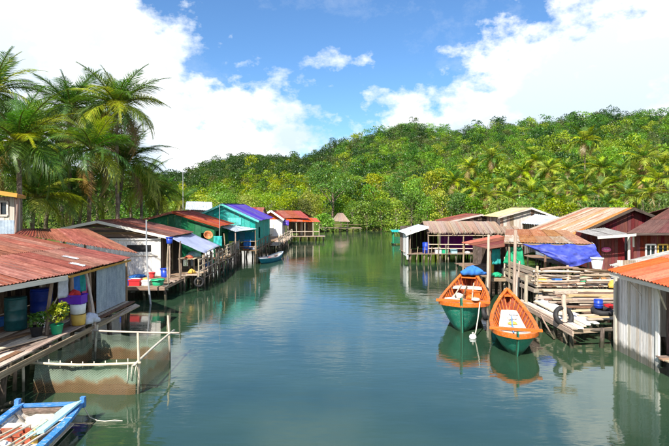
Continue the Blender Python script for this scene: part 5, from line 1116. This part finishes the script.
for p, q in (((9.5, 26.35, 3.03), (9.2, 27.6, 3.1)), ((12.95, 25.95, 3.05), (13.1, 26.5, 3.1))): tube('tie_rope', [p, q], .015, ROPE, s, 5)
tag(pole(None, (8.3, 24.0, -1), (8.36, 24.0, 3.85), .085, DRIFT, 'mooring_pole'), 'tall pale pole standing in the water right of the orange boat', 'pole')
tag(pole(None, (7.75, 26.3, -1), (7.8, 26.3, 3.5), .075, DRIFT, 'mooring_pole'), 'tall pale pole standing right behind the big green boat', 'pole')

# --- fish pen
s = thing('fish_pen', 'square net fish pen hung from bleached bamboo poles', 'fish pen', (-6.6, 15.2, 0))
c = [(-8.35, 13.9), (-5.2, 13.75), (-5.35, 16.7), (-7.7, 16.9)]; tz = [1.05, 1.62, 1.45, 1.1]
for (x, y), z in zip(c, tz): pole(s, (x+rnd(-.05, .05), y, -1), (x, y, z), .042, BAMBOO, 'corner_pole')
pole(s, (-8.6, 14.05, -.9), (-8.55, 14.0, 1.1), .06, WEATHER, 'corner_pole')
def rail_pts(a, b, z0, z1, sag, n=9): return [V((a[0]+(b[0]-a[0])*i/(n-1), a[1]+(b[1]-a[1])*i/(n-1), z0+(z1-z0)*i/(n-1)-sag*math.sin(math.pi*i/(n-1)))) for i in range(n)]
tube('top_pole', rail_pts((-9.6, 13.9), (-5.1, 13.7), .98, .84, .14), .036, BAMBOO, s, 8); tube('top_pole', rail_pts((-5.2, 13.5), (-5.3, 17.2), .84, .86, -.03), .034, BAMBOO, s, 8); tube('top_pole', rail_pts((-7.9, 16.8), (-5.0, 16.75), .95, .88, .02), .03, BAMBOO, s, 8); tube('top_pole', rail_pts((-8.3, 13.7), (-7.8, 17.0), 1.0, .95, .0), .03, BAMBOO, s, 8)
def net(a, b, za, zb, sag, seed, bulge):
    q = random.Random(seed); v = []; f = []; nu, nv = 20, 8; d = V((b[0]-a[0], b[1]-a[1], 0)); nr = V((d.y, -d.x, 0)).normalized()
    for j in range(nv+1):
        for i in range(nu+1):
            u, t = i/nu, j/nv; z1 = za+(zb-za)*u-sag*math.sin(u*math.pi); z = z1*(1-t)-.35*t
            v.append(V((a[0], a[1], 0))+d*u+nr*(bulge*math.sin(t*math.pi*.7)*(1+.4*math.sin(u*9+seed))+.035*math.sin(u*26+seed+t*3)*(1-t)+.02*math.sin(u*47+seed))+V((0, 0, z-.05*abs(math.sin(u*9.4+seed))*(1-t))))
    for j in range(nv):
        for i in range(nu): k = j*(nu+1)+i; f.append((k, k+1, k+nu+2, k+nu+1))
    part('net', mesh('net', v, f, NET, None, True), s)
net((-8.0, 14.0), (-5.25, 13.8), .9, .8, .1, 1, .12); net((-5.25, 13.8), (-5.35, 16.7), .8, .84, .03, 2, .1); net((-7.75, 16.8), (-5.35, 16.7), .9, .84, .05, 3, -.1); net((-8.0, 14.0), (-7.75, 16.8), .9, .9, .05, 4, -.1)
for i in range(9): x = -7.9+i*.3; tube('lashing', [(x, 13.84, .93-.1*math.sin(i/8*3)), (x+.02, 13.8, .83-.1*math.sin(i/8*3)-rnd(0, .1))], .012, ROPE, s, 4)
for k in range(3): tube('lashing', [(-5.2-.12*k, 13.7, .85), (-5.25-.1*k, 13.68, .6-.1*k), (-5.22-.12*k, 13.7, .45-.08*k)], .012, ROPE, s, 4)
tag(tube('mooring_rope', [(-5.75, 11.9, .4), (-5.65, 12.0, .1), (-5.5, 12.04, .01), (-5.3, 12.0, .008), (-5.1, 12.05, .01), (-4.9, 12.02, .01)], .012, ROPE, None, 6), 'short pale rope trailing in the water from the blue boat', 'rope')
heap('white_net_heap', 'white net heap hung at the near shed deck corner', 'net', (-8.0, 16.9, 1.2), .3, .3, CLOTHPALE, 15)

# ------------------------------------------------------------------ boats
def hull(root, P, L_, dirv, B, sheer, keel, M_hull, M_in, M_gun, ribs=0, stern=0.0, rib_mat=None, rake0=.4, rake1=.5, prof=None, gw=.08, thick=.05, floor=.28, vee=1, band=0):
    """P = near end (x, y); dirv = unit vector to the far end"""
    dv = V((dirv[0], dirv[1], 0)).normalized(); sd = V((dv.y, -dv.x, 0)); P = V((P[0], P[1], 0)); NS, NT = 34, 9
    def pt(s_, t, side, inner=0):
        b = B*prof(s_)-inner; b = max(b, 0); zk = keel(s_)+(floor if inner else 0); zg = sheer(s_)
        ful = (1.0-.75*abs(2*s_-1)**2.2)*vee*(.35+.65*min(1, s_/.35)) if vee < 1 else 1.0-.75*abs(2*s_-1)**2.2       # fuller amidships
        y = b*((1-ful)*t**1.15+ful*(t**.48)); z = zk+(zg-zk)*t**(1.0+.9*ful)
        x = L_*s_+(1-s_)**9*rake0*(1-t)-s_**9*rake1*(1-t)
        if inner: x += (.5-s_)*.08
        return P+dv*x+sd*(side*y)+V((0, 0, z))
    def shell(name, inner, mat):
        v = []; f = []; uvs = []; W = 2*NT+1
        for i in range(NS+1):
            for j in range(-NT, NT+1): v.append(pt(i/NS, abs(j)/NT, 1 if j >= 0 else -1, inner)); uvs.append((i/NS, abs(j)/NT))
        for i in range(NS):
            for j in range(W-1): a = i*W+j; q = (a, a+1, a+1+W, a+W); f.append(q if inner else q[::-1])
        if stern: f.append(tuple(NS*W+j for j in range(W)))
        return part(name, mesh(name, v, f, mat, uvs, True), root)
    h = shell('hull', 0, M_hull); shell('inner_hull', thick, M_in)
    for side in (-1, 1):
        v = []; f = []
        for i in range(NS+1):
            a = pt(i/NS, 1, side); b = pt(i/NS, 1, side, gw); o = (a-b); o = o.normalized()*.025 if o.length > 1e-5 else V((0, 0, 0))
            for q in (a+o+V((0, 0, .035)), b+V((0, 0, .035)), b-V((0, 0, .035)), a+o-V((0, 0, .05+band*(1-i/NS)))): v.append(q)
        for i in range(NS):
            for j in range(4): a, b = i*4+j, i*4+(j+1) % 4; f.append((a, b, b+4, a+4))
        part('gunwale', mesh('gunwale', v, f, M_gun, None), h)
    for k in range(ribs):
        s_ = .1+.82*k/max(1, ribs-1)
        for side in (-1, 1):
            pts = [pt(s_, t, side, thick+.015) for t in (.12, .3, .5, .7, .86, .98)]
            v = []; f = []
            for p in pts: v += [p-dv*.03, p+dv*.03, p+dv*.03-sd*side*.035, p-dv*.03-sd*side*.035]
            for i in range(len(pts)-1):
                for j in range(4): a, b = i*4+j, i*4+(j+1) % 4; f.append((a, b, b+4, a+4))
            f += [(0, 1, 2, 3), (23, 22, 21, 20)]
            part('rib', mesh('rib', v, f, rib_mat), h)
    return pt, dv, sd
def pw(pts):
    xs = [p[0] for p in pts]; ys = [p[1] for p in pts]
    def f(s_): # smooth interpolation
        i = max(0, min(len(xs)-2, sum(1 for x in xs if x <= s_)-1)); t = (s_-xs[i])/(xs[i+1]-xs[i]); t = t*t*(3-2*t)*.5+t*.5; return ys[i]+(ys[i+1]-ys[i])*t
    return f
def smooth(g, r=.04):
    def f(s_):
        q = min(r, s_, 1-s_); return sum(g(s_+q*k/4) for k in range(-4, 5))/9
    return f
FULL = smooth(pw([(0, .0), (.02, .28), (.06, .6), (.12, .86), (.22, .98), (.38, 1), (.55, .93), (.72, .74), (.86, .46), (.95, .2), (1, .02)]))
def thwart(root, pt, sd, s_, z, wd, mat, th=.045, name='thwart', grow=0.0, inner=.06, trange=1):
    b = FULLB(pt, s_, z); a, c = b; d = (c-a).normalized(); return plank(root, a-d*grow, c+d*grow, wd, th, mat, name=name)
def FULLB(pt, s_, z):
    ts = np.linspace(.05, 1, 40); best = min(ts, key=lambda t: abs(pt(s_, t, 1, .05).z-z)); a = pt(s_, best, -1, .05); c = pt(s_, best, 1, .05); a.z = c.z = z; return a, c
# big boat
N0, N1 = (4.85, 19.9), (6.85, 26.4); dl = math.hypot(N1[0]-N0[0], N1[1]-N0[1])
s = thing('fishing_boat', 'large wooden boat with green hull and orange gunwale, left of the moored pair', 'boat', (N0[0], N0[1], 0))
sh = smooth(pw([(0, 1.2), (.1, 1.12), (.3, .98), (.55, 1.02), (.8, 1.32), (1, 1.85)]), .12); kl = pw([(0, -.1), (.08, -.3), (.5, -.35), (.85, -.15), (1, .5)])
pt, dv, sd = hull(s, N0, dl, (N1[0]-N0[0], N1[1]-N0[1]), 1.02, sh, kl, BOATGREEN, REDPAINT, ORANGEPAINT, 17, 0, ORANGEPAINT, .6, .6, FULL, .095, vee=.72, band=.07)
thwart(s, pt, sd, .13, sh(.13)+.06, .16, ORANGEPAINT, .09, 'cross_beam', .22)
for q, zz, wd, mt in ((.16, .9, .35, ORANGEPAINT), (.3, .78, .22, ORANGEPAINT), (.46, .8, .25, REDPAINT), (.72, 1.1, .75, BOATWHITE), (.88, 1.45, .5, ORANGEPAINT)): thwart(s, pt, sd, q, zz, wd, mt)
for k in (-2, -1, 0, 1, 2): a = pt(.3, 0, 1)+sd*k*.15; b = pt(.66, 0, 1)+sd*k*.14; a.z, b.z = .2, .22; plank(s, a, b, .17, .03, [ORANGEPAINT, REDPAINT, BROWNWOOD][k % 3], name='floor_board')
a = pt(0, .05, 1)-dv*.05; b = pt(0, 1, 1)-dv*.06+V((0, 0, .22)); plank(s, a, b, .13, .1, BOATGREEN, up=sd, name='stem_post')
part('engine_box', box_mesh('engine_box', (-.28, -.35, 0), (.28, .35, .5), ORANGEPAINT), s, frameM(pt(.4, 0, 1)+V((.1, 0, .45)), dv, sd*-1, V((0, 0, 1))))
q = pt(.24, 0, 1)
crate('white box in the bow of the big boat, left', q.x-.55, q.y-.35, .93, WHITE, .42, .4, .26, .3); heap('yellow_net', 'tan net heap amidships in the big boat', 'net', (q.x+.05, q.y+.4, .12), .45, .62, DISH, 31); heap('pale_cloth', 'pale cloth bundle in the big boat bow, right', 'cloth', (q.x+.35, q.y-.5, .93), .28, .18, BOATWHITE, 32)
heap('orange_jacket', 'orange cloth bundle on the middle bench of the big boat', 'cloth', (pt(.5, 0, 1).x+.25, pt(.5, 0, 1).y, .82), .3, .2, ORANGEPAINT, 33)
q = pt(.95, 1, 1); heap('blue_tarp_bundle', 'bright blue tarp bundle at the raised stern of the big boat', 'tarp', (q.x-.12, q.y-.25, 1.58), .5, .42, CLOTHBLUE, 34)
q = pt(.07, 1, 1)
tag(tube('mooring_line', [q+V((.05, 0, .08)), q+V((-.1, -.25, -.5)), q+V((-.25, -.5, -.95)), q+V((-.36, -.62, -1.1))], .022, ROPE, None, 6), 'white mooring line hanging from the big boat to the float', 'rope')
r_ = thing('float', 'small white float on the water between the boats', 'float', (q.x-.4, q.y-.65, 0)); lathe('ball', [(.02, -.1), (.11, -.06), (.14, .02), (.11, .1), (.02, .14)], WHITE, 14, Matrix.Translation((q.x-.4, q.y-.65, .02)), r_); lathe('collar', [(.03, .14), (.04, .2), (.01, .2)], ROPE, 8, Matrix.Translation((q.x-.4, q.y-.65, .02)), r_)
tyre('dark fender tyre between the big boat and the orange boat', (q.x+.25, q.y+.1, .75), .2, Matrix.Rotation(R(75), 4, 'Y') @ Matrix.Rotation(R(20), 4, 'X'), .07)
for k, (a_, b_, m_) in enumerate(((.12, .74, BAMBOO), (.16, .7, BROWNWOOD), (.2, .86, BAMBOO))):
    a2 = pt(a_, 0, 1)+sd*(-.5+.42*k); b2 = pt(b_, 0, 1)+sd*(-.3+.28*k); a2.z = 1.0; b2.z = 1.2
    tag(pole(None, a2, b2, .035, m_, 'boat_pole'), ['pale pole lying along the left side of the big boat', 'brown pole lying along the middle of the big boat', 'pale pole lying along the right side of the big boat'][k], 'pole')
q = pt(.3, 0, 1); heap('orange_net', 'orange brown net piled on the forward bench of the big boat', 'net', (q.x-.25, q.y, .8), .42, .3, DISH, 71)
q = pt(.46, 0, 1); heap('white_sack', 'white sack on the middle bench of the big boat', 'sack', (q.x-.3, q.y, .83), .26, .3, BOATWHITE, 72); crate('orange fish box amidships in the big boat', q.x+.45, q.y+.5, .83, ORANGEPAINT, .5, .4, .3, .3)
q = pt(.13, 1, 1)
tag(tube('rope_coil', [V((q.x-.35+.16*math.cos(a)*(1-a*.008), q.y+.1+.16*math.sin(a)*(1-a*.008), sh(.13)+.13+a*.003)) for a in np.linspace(0, 25, 70)], .018, ROPE, None, 5), 'coil of pale rope on the cross beam of the big boat', 'rope')
# orange boat
N0, N1 = (5.9, 16.75), (7.6, 22.9); dl = math.hypot(N1[0]-N0[0], N1[1]-N0[1])
s = thing('orange_boat', 'bright orange rimmed wooden boat with pale floor, right of the moored pair', 'boat', (N0[0], N0[1], 0))
sh = smooth(pw([(0, .78), (.12, .72), (.35, .66), (.6, .74), (.85, 1.02), (1, 1.32)]), .12); kl = pw([(0, -.05), (.08, -.25), (.5, -.3), (.85, -.1), (1, .3)])
pt, dv, sd = hull(s, N0, dl, (N1[0]-N0[0], N1[1]-N0[1]), .8, sh, kl, BOATGREEN, REDPAINT, ORANGEPAINT, 13, 0, ORANGEPAINT, .55, .5, FULL, .11, vee=.72, band=.06)
thwart(s, pt, sd, .14, sh(.14)+.07, .13, ORANGEPAINT, .08, 'cross_beam', .2)
for q_, zz, wd in ((.2, .5, .12), (.27, .48, .1), (.34, .47, .1)): thwart(s, pt, sd, q_, zz, wd, BOATWHITE)
for k in range(-2, 3): a = pt(.4, 0, 1)+sd*k*.2; b = pt(.8, 0, 1)+sd*k*.11; a.z, b.z = .42, .62; plank(s, a, b, .19, .03, [BOATWHITE, WHITEWOOD][k % 2], name='floor_board')
for k in range(-2, 3): a = pt(.24, 0, 1)+sd*k*.12; b = pt(.42, 0, 1)+sd*k*.13; a.z, b.z = .17, .17; plank(s, a, b, .16, .03, REDPAINT, name='floor_board')
thwart(s, pt, sd, .93, 1.1, .5, ORANGEPAINT)
thwart(s, pt, sd, .03, .66, .12, BOATWHITE)
a = pt(0, .05, 1)-dv*.04; b = pt(0, 1, 1)-dv*.05+V((0, 0, .12)); plank(s, a, b, .1, .08, BOATGREEN, up=sd, name='stem_post')
q = pt(.26, 0, 1); tag(pole(None, (q.x-.05, q.y-.1, .5), (q.x+.02, q.y+.3, 1.0), .03, BOATBLUE, 'blue_paddle'), 'short blue paddle standing in the orange boat', 'paddle')
for k in range(3): q = pt(.48+.1*k, 0, 1); heap('rag', ['yellow rag nearest the bow on the orange boat floor', 'off white rag in the middle of the orange boat floor', 'pale blue grey rag farthest back on the orange boat floor'][k], 'rag', (q.x+rnd(-.25, .25), q.y, .5+.05*k), .16, .1, [TUBYELLOW, BOATWHITE, CLOTHPALE][k], 40+k, 'rags in the orange boat')
# blue boat, lower left
s = thing('blue_punt', 'small open boat with bright blue gunwale filled with gear, lower left', 'boat', (-6.3, 8.2, 0))
PUNT = pw([(0, .35), (.2, .75), (.5, 1), (.8, 1), (1, .93)]); sh = pw([(0, .62), (.3, .45), (.7, .4), (1, .46)]); kl = pw([(0, .1), (.2, -.1), (.8, -.14), (1, -.05)])
pt, dv, sd = hull(s, (-6.05, 7.6), 4.35, (-.1, 1), .76, sh, kl, BOATWHITE, BOATWHITE, BOATBLUE, 8, 1, GREYWOOD, .3, .05, PUNT, .13, floor=.1)
a, b = pt(.985, 1, -1), pt(.985, 1, 1); plank(s, a+V((0, 0, -.01)), b+V((0, 0, -.01)), .1, .06, BOATBLUE, name='transom_rail')
for k in range(3): z = .06+k*.13; a2, b2 = FULLB(pt, .965, z+.04); plank(s, a2, b2, .13, .03, [WEATHER, GREYWOOD][k % 2], up=dv*-1, name='transom_board')
for p in (a, b): plank(s, p-V((0, 0, .1)), p+V((0, 0, .14)), .1, .1, BOATBLUE, name='corner_knob')
for q_, zz in ((.55, .32), (.8, .32)): thwart(s, pt, sd, q_, zz, .24, BOATWHITE)
for k in range(-2, 3): a = pt(.15, 0, 1)+sd*k*.22; b = pt(.95, 0, 1)+sd*k*.24; a.z = b.z = .06; plank(s, a, b, .2, .025, [BOATWHITE, CREAM][k % 2], name='floor_board')
plank(s, pt(.2, .75, 1)+sd*.06, pt(.97, .75, 1)+sd*.06, .1, .04, WHITE, up=sd, name='rub_rail'); plank(s, pt(.2, .75, -1)-sd*.06, pt(.97, .75, -1)-sd*.06, .1, .04, WHITE, up=sd, name='rub_rail')
q = pt(.84, 0, 1); tag(plank(None, (q.x+.38, q.y-.75, .38), (q.x+.5, q.y+.55, .5), .42, .04, BOATCYAN, up=(-.35, 0, 1), name='foam_board'), 'pale turquoise foam board leaning inside the blue boat', 'board')
q = pt(.72, 0, 1); crate('low orange red box behind the bench of the blue boat', q.x-.22, q.y, .09, REDPAINT, .8, .3, .24, .1); heap('white_bag', 'white bag amid the gear in the blue boat', 'bag', (q.x-.2, q.y-.5, .09), .22, .26, WHITE, 51); lathe('yellow_bottle', [(.06, 0), (.07, .02), (.07, .2), (.03, .25), (.03, .3)], TUBYELLOW, 12, Matrix.Translation((q.x+.2, q.y-.05, .1))); tag(bpy.data.objects['yellow_bottle'], 'small yellow bottle beside the orange red box', 'bottle')
heap('net_bundle', 'tan and white net bundle on the far bench of the blue boat', 'net', (q.x+.05, q.y+.42, .35), .3, .14, ROPE, 52)
for k in range(5): tag(pole(None, (q.x-.7+.24*k, 8.4+.1*k, .36), (q.x-.15+.2*k, q.y+.1+.12*k, .42), .025, BAMBOO, 'bamboo_stick'), 'thin pale bamboo stick lying lengthwise in the blue boat', 'stick', 'sticks in the blue boat')
heap('dark_net', 'dark brown net heap near the picture edge in the blue boat', 'net', (q.x-.35, q.y-1.1, .09), .35, .2, BROWNWOOD, 53)
tag(pole(None, (-8.6, 12.25, .1), (-7.75, 12.9, .16), .06, DRIFT, 'floating_log'), 'pale log floating behind the blue boat, upper of two', 'log', 'floating logs'); tag(pole(None, (-8.5, 12.0, .05), (-7.8, 12.55, .08), .05, DRIFT, 'floating_log'), 'pale log floating behind the blue boat, lower of two', 'log', 'floating logs')
# small far boats
s = thing('small_longboat', 'small dark blue boat moored by the boardwalk before the white house', 'boat', (-6.0, 45.5, 0))
sh = pw([(0, .5), (.5, .38), (1, .62)]); kl = pw([(0, .05), (.2, -.12), (.8, -.12), (1, .1)])
pt, dv, sd = hull(s, (-6.3, 43.8), 5.4, (.28, 1), .55, sh, kl, BLUEPAINT, CREAM, BLUEGREY, 0, 0, None, .3, .3, FULL, .08)
for q_ in (.25, .5, .75): thwart(s, pt, sd, q_, .33, .25, REDPAINT)
heap('red_gear', 'red gear heap in the small dark blue boat', 'gear', (pt(.4, 0, 1).x, pt(.4, 0, 1).y, .05), .3, .35, REDPLASTIC, 60)
s = thing('raft_hut', 'tiny green hut on a raft moored off the far right bank', 'raft hut', (8.1, 66, 0))
deck(s, (7.3, 65.2, .2), (1.7, 0, 0), (0, 2.2, 0), .3, [WEATHER, GREENPAINT]); board_wall(s, (7.45, 65.5), (8.85, 65.5), .25, 1.0, .3, GREENPAINT); board_wall(s, (8.85, 65.5), (8.85, 67), .25, 1.0, .4, GREENPAINT); board_wall(s, (7.45, 67), (7.45, 65.5), .25, 1, .4, GREENPAINT)
for x in (7.45, 8.85):
    for y in (65.5, 67): pole(s, (x, y, 0), (x, y, 1.65), .05, GREENPLASTIC, 'post')
roof(s, (7.2, 65.2, 1.62), (9.1, 65.2, 1.62), (9.1, 67.3, 1.8), (7.2, 67.3, 1.8), TEAL, .9, 1, .2)
for x in (7.5, 8.7): pole(s, (x, 65, .05), (x, 67.5, .05), .15, PILE, 'float_log')

# ------------------------------------------------------------------ small clutter along the banks
CL = [CLOTHBLUE, CLOTHPALE, CLOTHRED, GREENPLASTIC, WHITE, TUBYELLOW, DISH, BROWNWOOD]
NMS = ['blue', 'pale grey', 'red', 'green', 'white', 'yellow', 'rusty orange', 'brown']
def clutter(where, grp, spots):
    for i, (x, y, z) in enumerate(spots):
        k = (i*3+len(spots)) % len(CL); kind = i % 3
        if kind == 0: heap('gear_heap', f'small {NMS[k]} heap of gear {where}', 'gear', (x, y, z), rnd(.2, .34), rnd(.16, .3), CL[k], 200+i, grp)
        elif kind == 1: crate(f'small {NMS[k]} crate {where}', x, y, z, CL[k], rnd(.35, .55), .35, rnd(.2, .3), rnd(0, 1.5))
        else: bucket(f'small {NMS[k]} bucket {where}', x, y, z, CL[k], CL[k], .17, .3)
clutter('at the back of the near rusty roofed deck', 'gear on the near shed deck', [(-10.6, 15.2, 1.2), (-10.5, 16.4, 1.2), (-9.3, 17.9, 1.2), (-8.8, 19.2, 1.2), (-9.6, 19.6, 1.2)])
for k, (x0, y0, x1, y1, lb) in enumerate(((-9.2, 12.4, -8.3, 14.9, 'grey loose plank lying along the near shed deck edge'), (-9.7, 13.2, -9.0, 15.3, 'brown loose plank lying inward on the near shed deck'))):
    tag(plank(None, (x0, y0, 1.225), (x1, y1, 1.225), .2, .035, [DRIFT, BROWNWOOD][k], name='loose_plank'), lb, 'plank')
clutter('on the raised dock behind the log fence', 'gear on the log dock', [(10.2, 25.6, 1.2), (11.2, 26.2, 1.2), (12.2, 25.5, 1.2), (13.3, 26, 1.2), (13.6, 25.2, 1.2)])
clutter('on the left jetty under the tarp awning', 'gear on the left jetty', [(-8.5, 30.9, .95), (-8.6, 34.6, .95), (-8.55, 36.2, .95), (-8.6, 38, .95), (-8.7, 40.5, .95)])
clutter('on the porch deck of the teal house', 'gear on the teal house porch', [(-8.3, 44, 1.2), (-7.5, 44.1, 1.2), (-6.9, 44, 1.2)])
clutter('on the thatched shed deck', 'gear on the thatched shed deck', [(11.6, 45.4, .8), (12.6, 45.5, .8), (13.7, 45.3, .8), (14.9, 45.5, .8)])
clutter('on the dock under the red awning', 'gear under the red awning', [(8.9, 28.5, 1.09), (10.2, 28.7, 1.09), (11.1, 28.6, 1.09)])
clutter('on the whitewashed house deck by the wall', 'gear on the wooden house deck', [(-12.6, 30.3, .78), (-11.9, 29.4, .78), (-10.6, 30.2, .78), (-10.2, 28.2, .78)])
